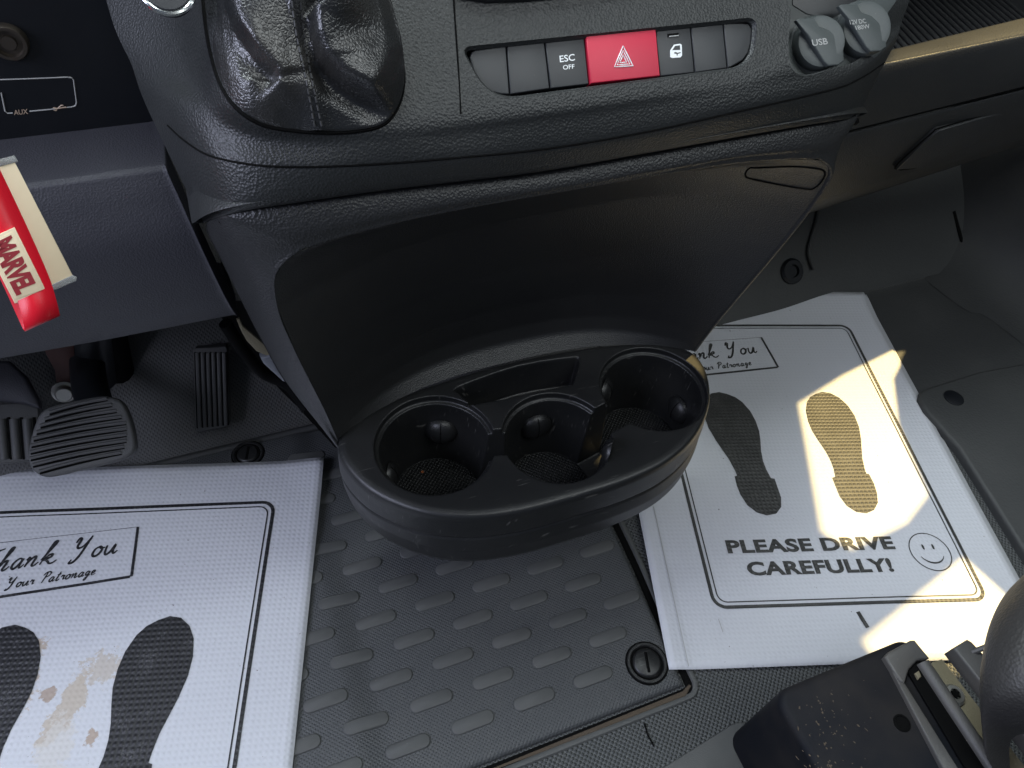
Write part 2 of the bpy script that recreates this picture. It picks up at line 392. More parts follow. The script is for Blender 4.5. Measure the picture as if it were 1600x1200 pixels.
# moulded ridge where the floor turns up into the toe board (driver side)
tag(ob('floor_ridge', tube([Vector((x, 0.520, 0.001)) for x in (-0.6, -0.3, -0.1, 0.02, 0.1)], 0.005, 10), FOOT, floor))
# flat oval pad moulded in the floor beside the seat base
pad = []
c0, c1 = Vector((0.085, 0.040, 0)), Vector((0.283, 0.066, 0)); ax = (c1-c0).normalized(); sd = Vector((-ax.y, ax.x, 0))
for k in range(13):
    a = math.pi*k/12-math.pi/2; pad.append(c1+ax*0.019*math.cos(a)+sd*0.019*math.sin(a))
for k in range(13):
    a = math.pi*k/12+math.pi/2; pad.append(c0+ax*0.019*math.cos(a)+sd*0.019*math.sin(a))
ob('bump', slab(pad, UP, 0.0022, 0.0012), BUMPM, floor)
ob('cut_mark', tube([onz(1007, 1130, .0005), onz(1012, 1148, .0006), onz(1022, 1166, .0005)], 0.0008, 6), GAP, floor)

# ------------------------------------------------------------------ hatch in the floor
hatch = empty('floor_hatch', (0.11, 0.3, 0), 'dark grey rubber floor hatch with rows of oval bumps below the cup holders', 'floor hatch')
HX1, HY0, HY1 = 0.259, 0.128, 0.512
def hz(x):
    return 0.0060+0.0050*smoothstep(-0.004, -0.034, x)
xs = [-0.30, -0.2, -0.1, -0.05, -0.038]+[-0.034+0.002*k for k in range(17)]+[0.02, 0.06, 0.1, 0.15, 0.2, 0.235, 0.25]
prof = [(HY0-0.0, -0.004), (HY0, 0.002)]
yy = [HY0+0.0000, HY0+0.0006, HY0+0.0022, HY0+0.0050, HY0+0.010, 0.2, 0.35, HY1-0.006, HY1-0.001, HY1]
dz = [-0.008, -0.0028, -0.0010, -0.0002, 0, 0, 0, 0, -0.001, -0.009]
xe = xs+[HX1-0.005, HX1-0.0022, HX1-0.0006, HX1]; dx = [0]*len(xs)+[-0.0002, -0.001, -0.0028, -0.008]
def taper(y): return 0.010*smoothstep(0.128, 0.30, y)-0.002      # right edge leans very slightly
V = [Vector((x+(taper(y) if x > 0.2 else 0), y, hz(x)+min(a, b_))) for x, b_ in zip(xe, dx) for y, a in zip(yy, dz)]
n_ = len(yy); F = [(i*n_+j, (i+1)*n_+j, (i+1)*n_+j+1, i*n_+j+1) for i in range(len(xe)-1) for j in range(n_-1)]
ob('panel', (V, F), HATCH, hatch, angle=60)
# dusty lip of the opening in which the hatch lies
lip = [Vector((x, HY0-0.004, 0.0)) for x in (-0.3, -0.1, 0.05, 0.15, 0.22, HX1-0.006)]+[Vector((HX1-0.002+0.006*math.sin(a), HY0+0.0022-0.006*math.cos(a), 0)) for a in (0.3, 0.8, 1.3)]+[Vector((HX1+0.0045+0.0075*smoothstep(.14, .3, y), y, 0)) for y in (.15, .2, .25, .3, .4, HY1)]
ob('edge_gap', tube(lip, 0.0042, 8, flat=0.16), GAP, hatch)
ob('dusty_edge', tube([Vector((0.02, HY0-0.0055, 0.0006)), Vector((0.12, HY0-0.0058, 0.0008)), Vector((HX1-0.005, HY0-0.0058, 0.0008)), Vector((HX1+0.004, HY0-0.001, 0.0006))], [0.0004, 0.0017, 0.0026, 0.0012], 8, flat=0.5), DUST, hatch)
lipo = [Vector((x, HY0-0.0098, 0.0)) for x in (-0.3, -0.1, 0.05, 0.15, 0.22, HX1-0.006)]+[Vector((HX1-0.002+0.012*math.sin(a), HY0+0.0022-0.012*math.cos(a), 0)) for a in (0.2, 0.6, 1.0, 1.4)]+[Vector((HX1+0.0105+0.008*smoothstep(.14, .3, y), y, 0)) for y in (.15, .2, .25, .3, .4, HY1)]
ob('opening_rim', tube(lipo, 0.0030, 8, flat=0.8), BUMPM, hatch)
def capsule(cx_, cy_, L, W, zf, h):
    P = []
    for k in range(9):
        a = math.pi*k/8-math.pi/2; P.append((cx_+L/2-W/2+W/2*math.cos(a), cy_+W/2*math.sin(a)))
    for t in (0.75, 0.5, 0.25): P.append((cx_-L/2+W/2+(L-W)*t, cy_+W/2))
    for k in range(9):
        a = math.pi*k/8+math.pi/2; P.append((cx_-L/2+W/2+W/2*math.cos(a), cy_+W/2*math.sin(a)))
    for t in (0.25, 0.5, 0.75): P.append((cx_-L/2+W/2+(L-W)*t, cy_-W/2))
    def ring(sc, dz_): return [Vector((cx_+(x-cx_)*(1-2*sc/L), cy_+(y-cy_)*(1-2*sc/W), zf(x)+dz_)) for x, y in P]
    rs = [ring(0.0, -0.002), ring(0.0, h*0.3), ring(0.0003, h*0.8), ring(0.0010, h)]
    n = len(P); V, F = rings(rs, False, False)
    k = len(V); base = (len(rs)-1)*n
    top = list(range(base, base+n))                   # bridge top in strips so it follows a bent base
    half = n//2
    for i in range(half-1): F.append((base+i, base+i+1, base+(n-2-i) % n if False else base+n-2-i, base+n-1-i))
    return V, F
rowi = 0
for r_ in range(-1, 13):
    y = 0.1615+0.02865*r_
    if y < HY0+0.016 or y > HY1-0.01: continue
    for c_ in range(-3, 5):
        x = 0.009+0.057*c_+(0.0285 if r_ % 2 else 0)
        if x > HX1-0.018 or x < -0.13: continue
        if (x-0.233)**2+(y-0.157)**2 < 0.024**2: continue
        if abs(x-0.244) < .02 and y < .2: continue
        ob('bump', capsule(x, y, 0.0385, 0.0122, hz, 0.0015), BUMPM, hatch, angle=50)
def turn_lock(c, parent, rad=0.0185):
    o = ob('turn_lock', lathe([(rad, -0.003), (rad, 0.0012), (rad*0.97, 0.002), (rad*0.86, 0.002), (rad*0.80, 0.0002), (rad*0.72, 0.0002), (rad*0.68, 0.0016), (rad*0.60, 0.0026), (rad*0.001, 0.0026)], c, UP, 40), TRAY, parent)
    ob('outer_gap', tube(circle(c+Vector((0, 0, 0.0002)), UP, rad*1.03, 40), 0.0009, 6, True), GAP, o)
    ob('inner_gap', tube(circle(c+Vector((0, 0, 0.0005)), UP, rad*0.765, 40), 0.0008, 6, True), GAP, o)
    d = Vector((0.28, 0.96, 0))
    ob('slot', tube([c+d*-rad*0.5+Vector((0, 0, 0.0026)), c+d*rad*0.5+Vector((0, 0, 0.0026))], 0.0014, 8, flat=0.4), GAP, o)
    return o
turn_lock(Vector((0.2325, 0.1565, 0.0062)), hatch)
turn_lock(Vector((-0.078, 0.498, hz(-0.078))), hatch, 0.016)

# ------------------------------------------------------------------ printed paper mats (local frame: u across, v towards the dash)
GLYPH = {  # single stroke script letters, x 0..w, y baseline 0, x-height 0.45, ascender 1
 'T': (0.75, [[(0.0, .80), (.12, .93), (.35, .92), (.6, .96), (.82, 1.02)], [(.46, .94), (.36, .55), (.22, .12), (.10, .0), (.0, .06)]]),
 'h': (0.50, [[(.02, .2), (.2, .55), (.36, .92), (.36, 1.02), (.27, .95), (.15, .5), (.02, .0)], [(.05, .12), (.2, .38), (.32, .42), (.32, .3), (.25, .06), (.33, .0), (.48, .15)]]),
 'a': (0.48, [[(.36, .38), (.24, .44), (.08, .28), (.05, .08), (.15, .0), (.28, .15), (.38, .40), (.32, .12), (.36, .0), (.48, .14)]]),
 'n': (0.52, [[(.02, .3), (.1, .42), (.1, .3), (.03, .0)], [(.05, .1), (.2, .36), (.32, .43), (.33, .3), (.28, .06), (.36, .0), (.5, .15)]]),
 'k': (0.60, [[(.02, .2), (.2, .55), (.38, .92), (.38, 1.02), (.28, .95), (.15, .5), (.03, .0)], [(.08, .15), (.25, .38), (.38, .42), (.36, .3), (.16, .22), (.26, .14), (.38, .0), (.5, .02), (.62, .12)]]),
 'Y': (0.80, [[(.08, .78), (.16, .98), (.24, .92), (.18, .62), (.26, .5), (.44, .62), (.62, .98)], [(.64, 1.02), (.52, .62), (.36, .12), (.2, -.12), (.06, -.14), (.12, .02)]]),
 'o': (0.44, [[(.26, .44), (.1, .34), (.04, .12), (.14, .0), (.3, .1), (.36, .32), (.26, .44), (.3, .34), (.46, .36)]]),
 'u': (0.52, [[(.06, .43), (.04, .15), (.1, .0), (.24, .1), (.38, .42), (.34, .12), (.4, .0), (.52, .12)]]),
 'F': (0.62, [[(.1, .86), (.3, .94), (.5, .92), (.72, .98)], [(.42, .92), (.3, .45), (.18, .08), (.04, .02)], [(.16, .48), (.34, .52), (.5, .5)]]),
 'r': (0.36, [[(.04, .26), (.12, .46), (.16, .38), (.28, .40), (.24, .2), (.24, .04), (.36, .12)]]),
 'P': (0.62, [[(.38, .92), (.26, .45), (.12, .0)], [(.1, .7), (.24, .92), (.5, 1.0), (.64, .84), (.52, .6), (.26, .5)]]),
 't': (0.36, [[(.28, .82), (.16, .4), (.08, .1), (.16, .0), (.34, .14)], [(.06, .56), (.36, .60)]]),
 'g': (0.46, [[(.34, .38), (.22, .44), (.08, .26), (.12, .08), (.26, .14), (.36, .40), (.28, .0), (.16, -.34), (.04, -.36), (.1, -.18), (.44, .10)]]),
 'e': (0.40, [[(.06, .14), (.26, .26), (.28, .42), (.14, .40), (.06, .18), (.14, .0), (.38, .12)]]),
 ' ': (0.42, []),
}
def script(txt, org, ux, uy, size, wd, gap=0.03):
    parts = []; x = 0.0
    for ch in txt:
        adv, st = GLYPH[ch]
        for s_ in st:
            pts = spline([Vector((a+x, b_, 0)) for a, b_ in s_], 5); m = len(pts)
            pp = [org+ux*(p.x*size)+uy*(p.y*size) for p in pts]
            ws = [wd*(0.55+0.45*math.sin(math.pi*min(1, 0.12+0.9*i/m))) for i in range(m)]
            parts.append(ribbon(pp, ws, UP))
        x += adv+gap
    return join(*parts), x*size
RFOOT = [(.253,.327),(.262,.330),(.272,.328),(.281,.320),(.287,.308),(.2895,.292),(.2885,.275),(.284,.257),(.279,.242),(.275,.230),(.2722,.216),(.2715,.209),(.2745,.208),(.2752,.196),(.274,.184),(.270,.171),(.262,.162),(.252,.158),(.241,.160),(.233,.168),(.2295,.180),(.2295,.194),(.2295,.204),(.2335,.205),(.2355,.216),(.236,.228),(.2345,.241),(.231,.256),(.2285,.270),(.2285,.285),(.231,.300),(.237,.314),(.244,.322)]
MATW, MATH_ = 0.385, 0.51
def paper_thing(name, tr, ang, label, pm, inkm, zf, z0, dv=0.0, full=True, group=None):
    a = math.radians(ang)
    ux, uy = Vector((math.cos(a), -math.sin(a), 0)), Vector((math.sin(a), math.cos(a), 0))
    org = Vector((tr[0], tr[1], 0))-ux*MATW-uy*MATH_
    nu, nv = 44, 58
    def topedge(u): return 0.0
    V = []
    for i in range(nu+1):
        for j in range(nv+1):
            u_, v_ = MATW*i/nu, MATH_*j/nv
            V.append(Vector((u_, v_, zf(u_, v_))))
    n = nv+1
    F = [(i*n+j, (i+1)*n+j, (i+1)*n+j+1, i*n+j+1) for i in range(nu) for j in range(nv)]
    o = ob(name, (V, F), pm, None, local=True)
    o.location = org+Vector((0, 0, z0)); o.rotation_euler = (0, 0, -a)
    o.modifiers.new('thickness', 'SOLIDIFY').thickness = 0.0004
    tag(o, label, 'paper mat', group)
    def drape(vf, nm, mat, lift=0.0005):
        bm = bmesh.new(); me = bpy.data.meshes.new('x'); me.from_pydata([tuple(v) for v in vf[0]], [], vf[1]); bm.from_mesh(me); bpy.data.meshes.remove(me)
        bmesh.ops.triangulate(bm, faces=bm.faces)
        for _ in range(4):
            le = [e for e in bm.edges if e.calc_length() > 0.009]
            if not le: break
            bmesh.ops.subdivide_edges(bm, edges=le, cuts=1); bmesh.ops.triangulate(bm, faces=bm.faces)
        for v in bm.verts: v.co.y += dv; v.co.z = zf(v.co.x, v.co.y)+lift
        for f in bm.faces:
            if f.normal.z < 0: f.normal_flip()
        V = [v.co.copy() for v in bm.verts]; bm.verts.index_update(); F = [tuple(v.index for v in f.verts) for f in bm.faces]; bm.free()
        return ob(nm, (V, F), mat, o, local=True)
    if not full: return o
    def loop(d, r_):
        x0, x1, y0, y1 = 0.056+d, 0.341-d, 0.056+d, 0.448-d; P = []
        for cx_, cy_, a0 in ((x1-r_, y1-r_, 0), (x0+r_, y1-r_, 90), (x0+r_, y0+r_, 180), (x1-r_, y0+r_, 270)):
            for k in range(7):
                t = math.radians(a0+90*k/6); P.append(Vector((cx_+r_*math.cos(t), cy_+r_*math.sin(t), 0)))
        return P
    def band(d, w_, r_):
        A, B = loop(d, r_), loop(d+w_, max(0.002, r_-w_)); n = len(A)
        return A+B, [(i, (i+1) % n, n+(i+1) % n, n+i) for i in range(n)]
    drape(band(0.0, 0.0035, 0.014), 'printed_border', inkm)
    drape(band(0.0062, 0.0013, 0.010), 'printed_border', inkm)
    # tilted box with the thanks
    bx = [Vector((.070, .352, 0)), Vector((.217, .371, 0)), Vector((.211, .424, 0)), Vector((.060, .410, 0))]
    drape(ribbon([bx[0], bx[1]], 0.0028, UP), 'printed_box', inkm); drape(ribbon([bx[1]+Vector((.0012,0,0)), bx[2]], 0.0026, UP), 'printed_box', inkm); drape(ribbon([bx[2], bx[3]], 0.0005, UP), 'printed_box', inkm)
    t = math.radians(8.0); tx, ty = Vector((math.cos(t), math.sin(t), 0)), Vector((-math.sin(t)*0.6+0.10, math.cos(t), 0))
    vf, L = script('Thank You', Vector((.0, .0, 0)), tx, ty, 1.0, 0.0)
    sc = 0.124/L
    drape(script('Thank You', Vector((.076, .3795, 0)), tx, ty, sc*1.0, 0.0024)[0], 'lettering', inkm)
    vf, L = script('For Your Patronage', Vector((0, 0, 0)), tx, ty, 1.0, 0.0); sc = 0.098/L
    drape(script('For Your Patronage', Vector((.088, .3615, 0)), tx, ty, sc*1.0, 0.0014)[0], 'lettering', inkm)
    P = [Vector((x, y, 0)) for x, y in RFOOT]
    Q = [Vector((0.392-p.x, p.y, 0)) for p in P][::-1]
    for poly in (P, Q): drape((poly, [tuple(range(len(poly)))]), 'printed_footprint', inkm)
    for txt, x0, x1, y0, y1 in (('PLEASE DRIVE', .086, .267, .1145, .1300), ('CAREFULLY!', .101, .255, .0895, .1050)):
        tv, tf = text_vf(txt, 0.042, spacing=1.05)
        drape(([Vector((x0+(x1-x0)*v.x, y0+(y1-y0)*v.y, 0)) for v in tv], tf), 'lettering', inkm)
    fc = Vector((.303, .111, 0))
    drape(ribbon(circle(fc, UP, .0215, 40)+[circle(fc, UP, .0215, 40)[0]], 0.0011, UP), 'smiley', inkm)
    drape(ribbon([fc+Vector((.0138*math.sin(k), -.0128*math.cos(k), 0)) for k in [-1.15+2.3*i/14 for i in range(15)]], [0.0006+0.0012*math.sin(math.pi*i/14) for i in range(15)], UP), 'smiley', inkm)
    for sx in (-.0055, .0055):
        drape(([fc+Vector((sx+.0013*math.cos(k*.785), .0055+.0034*math.sin(k*.785), 0)) for k in range(8)], [tuple(range(8))]), 'smiley', inkm)
    drape(ribbon([Vector((.1995, .049, 0))-Vector((0, dv, 0)), Vector((.2035, .033, 0))-Vector((0, dv, 0))], 0.0042, UP), 'printed_mark', inkm)
    return o
def zl(u_, v_): return 0.0016*noise.noise(Vector((u_*9, v_*9, 0.3)))+0.0017+0.004*smoothstep(.05, 0, math.hypot(u_-MATW, v_-MATH_))
MUD = (0.36, 0.27, 0.16)
paper_l = paper_mat('used_paper', [(.196, .268, .020, .060, -0.35, (0.44, 0.36, 0.26), 1.24, 80.0), (.178, .280, .016, .020, 0.5, (0.30, 0.20, 0.12), 1.36, 90.0), (.222, .245, .012, .016, 0.2, (0.33, 0.22, 0.13), 1.34, 120.0), (.196, .24, .03, .05, 0, (0.55, 0.53, 0.50), 1.30, 140.0), (.15, .322, .030, .020, 0, (0.40, 0.30, 0.2), 1.30, 150.0), (.150, .285, .035, .06, 0, (0.42, 0.33, 0.24), 1.36, 170.0), (.215, .300, .05, .04, 0, (0.46, 0.40, 0.33), 1.40, 210.0)])
paper_r = paper_mat('clean_paper', None)
left_paper = paper_thing('paper_mat', onz(507, 718, .014)[:2], 15.6, 'muddy white printed paper floor mat below the brake pedal', paper_l, INK_D, zl, 0.0128, dv=0.013, group='printed paper floor mats')
def zr(u_, v_):
    return 0.0010+0.0010*noise.noise(Vector((u_*8, v_*8, 2.3)))+0.004*smoothstep(.46, .51, v_)*smoothstep(.20, .02, abs(u_-.385))+0.0025*smoothstep(0.03, 0.0, u_)
def zr2(u_, v_): return 0.0004+0.0008*noise.noise(Vector((u_*8, v_*8, 2.3)))+0.003*smoothstep(.46, .51, v_)*smoothstep(.20, .02, abs(u_-.385))
right_paper = paper_thing('paper_mat', (0.7675, 0.5175), 17.2, 'clean white printed paper floor mat with sun patches on the passenger side', paper_r, INK_P, zr, 0.0042, group='printed paper floor mats')
ob('crease', ribbon([Vector((.0185, .002, .0045)), Vector((.018, .08, .0035)), Vector((.0175, .17, .0030))], 0.0007, UP), GREYP, right_paper, local=True)
ob('crease', ribbon([Vector((.058, .046, .0026)), Vector((.0592, .033, .0026))], 0.0007, UP), GREYP, right_paper, local=True)
paper_thing('paper_mat', (0.7735, 0.5155), 17.5, 'lower white paper mat peeking out beneath the clean printed one', paper_r, INK_P, zr2, 0.0012, full=False, group='printed paper floor mats')

# ------------------------------------------------------------------ lower centre console
XC = 0.173
console = empty('centre_console', (XC, 0.36, 0.12), 'black plastic centre console with three cup holders under the dashboard', 'console')
def interp(tab, t):
    for a, b_ in zip(tab, tab[1:]):
        if t <= b_[0]:
            f = (t-a[0])/(b_[0]-a[0]); f = f*f*(3-2*f)*0.35+f*0.65
            return [p+(q-p)*f for p, q in zip(a[1:], b_[1:])]
    return tab[-1][1:]
EDGE = [(0, .160, .300, .4235), (.03, .1705, .3002, .418), (.08, .1775, .3025, .405), (.16, .1790, .308, .381), (.35, .1755, .318, .335), (.75, .165, .338, .245), (.93, .1615, .3455, .207), (1, .161, .347, .199)]
CENT = [(0, .3005, .432), (.06, .316, .423), (.2, .340, .388), (.45, .370, .318), (.7, .391, .258), (.85, .398, .226), (.93, .3965, .210), (1, .384, .199)]
def inset_pt(t, s_):
    w_, ye, ze = interp(EDGE, t); yc, zc = interp(CENT, t)
    b_ = 1-abs(s_)**2.7
    bz = 1-abs(s_)**(3.5 if t < 0.5 else 2.7)
    return Vector((XC+w_*s_, ye+(yc-ye)*b_, ze+(zc-ze)*bz))
nt_, ns_ = 60, 80
def edges(k): return math.sin(math.pi/2*max(-1, min(1, -1+2*k/ns_)))
V = [inset_pt(i/nt_, edges(j)) for i in range(nt_+1) for j in range(ns_+1)]
n_ = ns_+1; F = [(i*n_+j, i*n_+j+1, (i+1)*n_+j+1, (i+1)*n_+j) for i in range(nt_) for j in range(ns_)]
panel = ob('recessed_panel', (V, F), BLACK, console, angle=60)
# flank that frames the panel: boundary -> rounded ridge -> band -> back
def frame_loop():
    L = [inset_pt(t, -1) for t in (1, .93, .75, .55, .35, .18, .06)]
    T = [inset_pt(0, s_) for s_ in (-1, -.96, -.85, -.6, -.3, 0, .3, .6, .85, .96, 1)]
    R = [inset_pt(t, 1) for t in (.06, .18, .35, .55, .75, .93, 1)]
    return L, T, R
L, T, R = frame_loop()
seam_px = [(345, 345, .316), (385, 334, .309), (480, 320, .305), (600, 303, .304), (720, 289, .3035), (850, 273, .303), (1000, 247, .303), (1150, 220, .3035), (1260, 201, .304), (1310, 192, .308), (1338, 187, .316)]
seam = [ony(*p) for p in seam_px]
lout_px = [(524, 694, .356), (497, 660, .366), (448, 598, .372), (412, 535, .371), (375, 462, .364), (347, 405, .352), (325, 358, .338)]
lout = [ony(*p) for p in lout_px]
rout = [p+Vector((.010, .03, .002)) for p in R]
inner = L+T+R; outer = lout+seam+rout
cols = []
for k, (a, b_) in enumerate(zip(inner, outer)):
    out = (b_-a).normalized(); fwd = Vector((0, -1, 0))
    top = len(L) <= k < len(L)+len(T)
    deep = a+Vector((0, 0.006, 0))
    ridge = a+fwd*0.0012+out*0.0015
    r2 = a+fwd*0.0018+out*0.005
    mid = a*0.5+b_*0.5+fwd*(0.003 if top else 0.006)
    back = b_+(Vector((0, 0.03, 0.004)) if top else Vector((0, 0.20, 0)))
    if k >= len(L)+len(T):
        cols.append([deep, a+Vector((0, .001, 0)), a+Vector((.0014, -.0016, 0)), a+Vector((.0040, -.0008, 0)), a+Vector((.0075, .006, 0)), b_, b_+Vector((0, .02, 0)), back]); continue
    cols.append([deep, a+Vector((0, .001, 0)), ridge, r2, mid, b_, b_+(Vector((0, .006, .001)) if top else Vector((0, .02, 0))), back])
rows = list(zip(*cols))
ob('flank', patch([list(r_) for r_ in rows], 6, 5), COARSE, console, angle=70)
# small blanking lid high on the right of the panel
lid = [(1166, 268), (1172, 262), (1182, 262), (1240, 260), (1280, 264), (1289, 271), (1284, 283), (1272, 294), (1258, 295), (1215, 288), (1172, 279), (1165, 274)]
def on_panel(px, py):
    d = ray(px, py); best = None
    for i in range(nt_):
        for j in range(ns_):
            a, b_, c_ = V_p[i*n_+j], V_p[i*n_+j+1], V_p[(i+1)*n_+j]
            nn = (b_-a).cross(c_-a)
            if abs(nn.dot(d)) < 1e-12: continue
            t = (a-CAM).dot(nn)/d.dot(nn); q = CAM+d*t
            e1, e2 = b_-a, c_-a; w_ = q-a
            d11, d12, d22, w1, w2 = e1.dot(e1), e1.dot(e2), e2.dot(e2), w_.dot(e1), w_.dot(e2); den = d11*d22-d12*d12
            if den == 0: continue
            s_, t_ = (d22*w1-d12*w2)/den, (d11*w2-d12*w1)/den
            if -.01 <= s_ <= 1.01 and -.01 <= t_ <= 1.01: return q, nn.normalized()
    return None, None
V_p = V
lp = [on_panel(*p)[0] for p in lid]
lp = [q for q in lp if q is not None]
ob('blanking_lid_gap', tube(spline(lp, 3, True), 0.0007, 6, True), GAP, console)

# ------------------------------------------------------------------ cup tray
half = [(.161, .347), (.150, .3575), (.128, .3685), (.085, .3785), (.035, .3835), (0, .3845)]
front = [(0, .2385), (.035, .2390), (.066, .2425), (.090, .2490), (.113, .2600), (.133, .2755), (.149, .2935), (.159, .3130), (.1635, .331)]
RO = [(x, y) for x, y in half]+[(-x, y) for x, y in half[::-1][1:]]+[(-x, y) for x, y in front[::-1]]+[(x, y) for x, y in front[1:]]
ro = spline([Vector((XC+x, y, 0)) for x, y in RO], 4, True)
ro = ccw(ro, UP)
def oring(d, z, fy=0.0):
    P = inset(ro, d, UP)
    return [Vector((p.x, p.y-fy*smoothstep(.34, .25, p.y), z)) for p in P]
tray = ob('cup_tray', rings([oring(.0065, .2000), oring(.0030, .1992), oring(.0010, .1972), oring(0.0, .1935), oring(-.0010, .1800), oring(-.0014, .1722), oring(.0004, .1708), oring(.0006, .1694), oring(-.0012, .1678), oring(-.0008, .155, .003), oring(.001, .138, .004), oring(.004, .128, .003), oring(.012, .119, 0), oring(.03, .112, 0)]), TRAY, console)
CUPS = [(.0835, .3195, .0455, .0385), (.1785, .2960, .0425, .0385), (.2785, .3185, .0445, .0390)]
def cyl(c, r0, z0, r1, z1, seg=64):
    return rings([[Vector((c[0]+r_*math.cos(2*math.pi*k/seg), c[1]+r_*math.sin(2*math.pi*k/seg), z)) for k in range(seg)] for r_, z in ((r1, z1), (r0, z0))])
def boxc(c, d, L_, W_, z0, z1, grow=0.0):
    d = d.normalized(); q = Vector((-d.y, d.x, 0)); P = [c+d*L_*a+q*(W_+grow)*b_ for a, b_ in ((-1, -1), (1, -1), (1, 1), (-1, 1))]
    return rings([[Vector((p.x, p.y, z0)) for p in P], [Vector((p.x, p.y, z1)) for p in P]])
cuts = []
for (x, y, r0, r1) in CUPS:
    cuts.append(cyl((x, y), r0+.0022, .21, r0+.0022, .1935))
    cuts.append(cyl((x, y), r0, .21, r1, .1215))
lm = Vector((.137, .3035, 0)); cuts.append(boxc(lm, Vector((.095, -.0235, 0)), .028, .0125, .1225, .21))
mr = Vector((.2255, .3000, 0)); cuts.append(boxc(mr, Vector((.100, .0225, 0)), .028, .0135, .1225, .21))
slotP = [(.119, .369), (.117, .363), (.122, .352), (.128, .3475), (.205, .3435), (.214, .345), (.2265, .362), (.229, .368), (.226, .371), (.175, .376)]
sp = spline([Vector((x, y, 0)) for x, y in slotP], 3, True); sp = ccw(sp, UP)
cuts.append(rings([[Vector((p.x, p.y, .165)) for p in inset(sp, .003, UP)], [Vector((p.x, p.y, .1975)) for p in sp], [Vector((p.x, p.y, .21)) for p in inset(sp, -.004, UP)]]))
cut(tray, cuts)
baked(tray, [('REMESH', dict(mode='VOXEL', voxel_size=0.0009, use_smooth_shade=True)), ('SMOOTH', dict(factor=0.5, iterations=6))])
tray.data.shade_smooth()
def on_cup(px, py, i):
    x, y, r0, r1 = CUPS[i]; r_ = (r0+r1)/2; d = ray(px, py)
    a = d.x*d.x+d.y*d.y; b_ = 2*((CAM.x-x)*d.x+(CAM.y-y)*d.y); c_ = (CAM.x-x)**2+(CAM.y-y)**2-r_*r_
    t = (-b_+math.sqrt(max(0, b_*b_-4*a*c_)))/(2*a); q = CAM+d*t
    for _ in range(4):
        r_ = r1+(r0-r1)*max(0, min(1, (q.z-.1215)/.0785)); c_ = (CAM.x-x)**2+(CAM.y-y)**2-r_*r_
        t = (-b_+math.sqrt(max(0, b_*b_-4*a*c_)))/(2*a); q = CAM+d*t
    return q, Vector((q.x-x, q.y-y, 0)).normalized()
def grip(px, py, i, big=0.0145):
    q, nrm = on_cup(px, py, i); side = UP.cross(nrm)
    prof = [(big*math.sin(a), big*0.62*math.cos(a)) for a in [math.pi/2-math.pi/2*k/8 for k in range(9)]]
    prof = [(max(r_, 1e-4), h) for r_, h in prof]
    c = q-nrm*0.0005
    g = ob('cup_grip', lathe(prof, c, -nrm, 28), TRAY, tray)
    arc = [c+UP*(big*1.0*math.sin(t))-nrm*(big*0.63*math.cos(t)) for t in [-1.2+2.4*k/10 for k in range(11)]]
    ob('slit', tube(arc, 0.00035, 6), GAP, g)
grip(690, 672, 0); grip(606, 742, 0, .012); grip(836, 664, 1); grip(940, 612, 2, .014); grip(1062, 640, 2, .014); grip(955, 705, 1, .011)
for (x, y, r0, r1) in CUPS:
    li = ob('cup_liner', lathe([(r1-.001, .1205), (r1-.0012, .1232), (r1-.003, .1238), (.0001, .1238)], Vector((x, y, 0)), UP, 48), LINER, tray)
crumb = onz(660, 738, .1245)
ob('crumb', lathe([(.0006, 0), (.0014, .0008), (.0008, .0018)], crumb, UP, 7), nmat('crumb', (.35, .10, .03), .7)[0], tray)

# ------------------------------------------------------------------ upper centre console (dashboard)
dash = empty('dashboard_centre', (XC, 0.33, 0.45), 'dark grey moulded dashboard centre section carrying the switch row and gear gaiter', 'dashboard')
rA = [(318, 347, .345), (338, 339.5, .318), (385, 328, .306), (480, 314, .301), (600, 297, .300), (720, 283, .2995), (850, 267, .299), (1000, 241, .299), (1150, 214, .2995), (1260, 195, .301), (1322, 185, .307), (1342, 182, .335)]
rA2 = [(305, 325, .352), (332, 321, .320), (382, 312, .304), (480, 300, .2985), (600, 284, .2975), (720, 271, .297), (850, 255, .2965), (1000, 230, .2965), (1150, 201, .297), (1265, 179, .299), (1330, 165, .306), (1352, 158, .332)]
rB = [(255, 222, .37), (300, 226, .335), (360, 251, .312), (470, 261, .301), (600, 256, .297), (720, 246, .2955), (850, 233, .295), (1000, 208, .295), (1150, 175, .295), (1280, 145, .298), (1350, 120, .307), (1380, 103, .327)]
rC = [(222, 150, .395), (290, 165, .345), (365, 203, .318), (470, 224, .306), (600, 221, .300), (720, 211, .299), (850, 192, .299), (1000, 170, .299), (1150, 142, .299), (1290, 112, .302), (1366, 88, .313), (1400, 64, .335)]
def mixrow(l, mid, rt): return [ony(*p) for p in l]+[onp(*p) for p in mid]+[ony(*p) for p in rt]
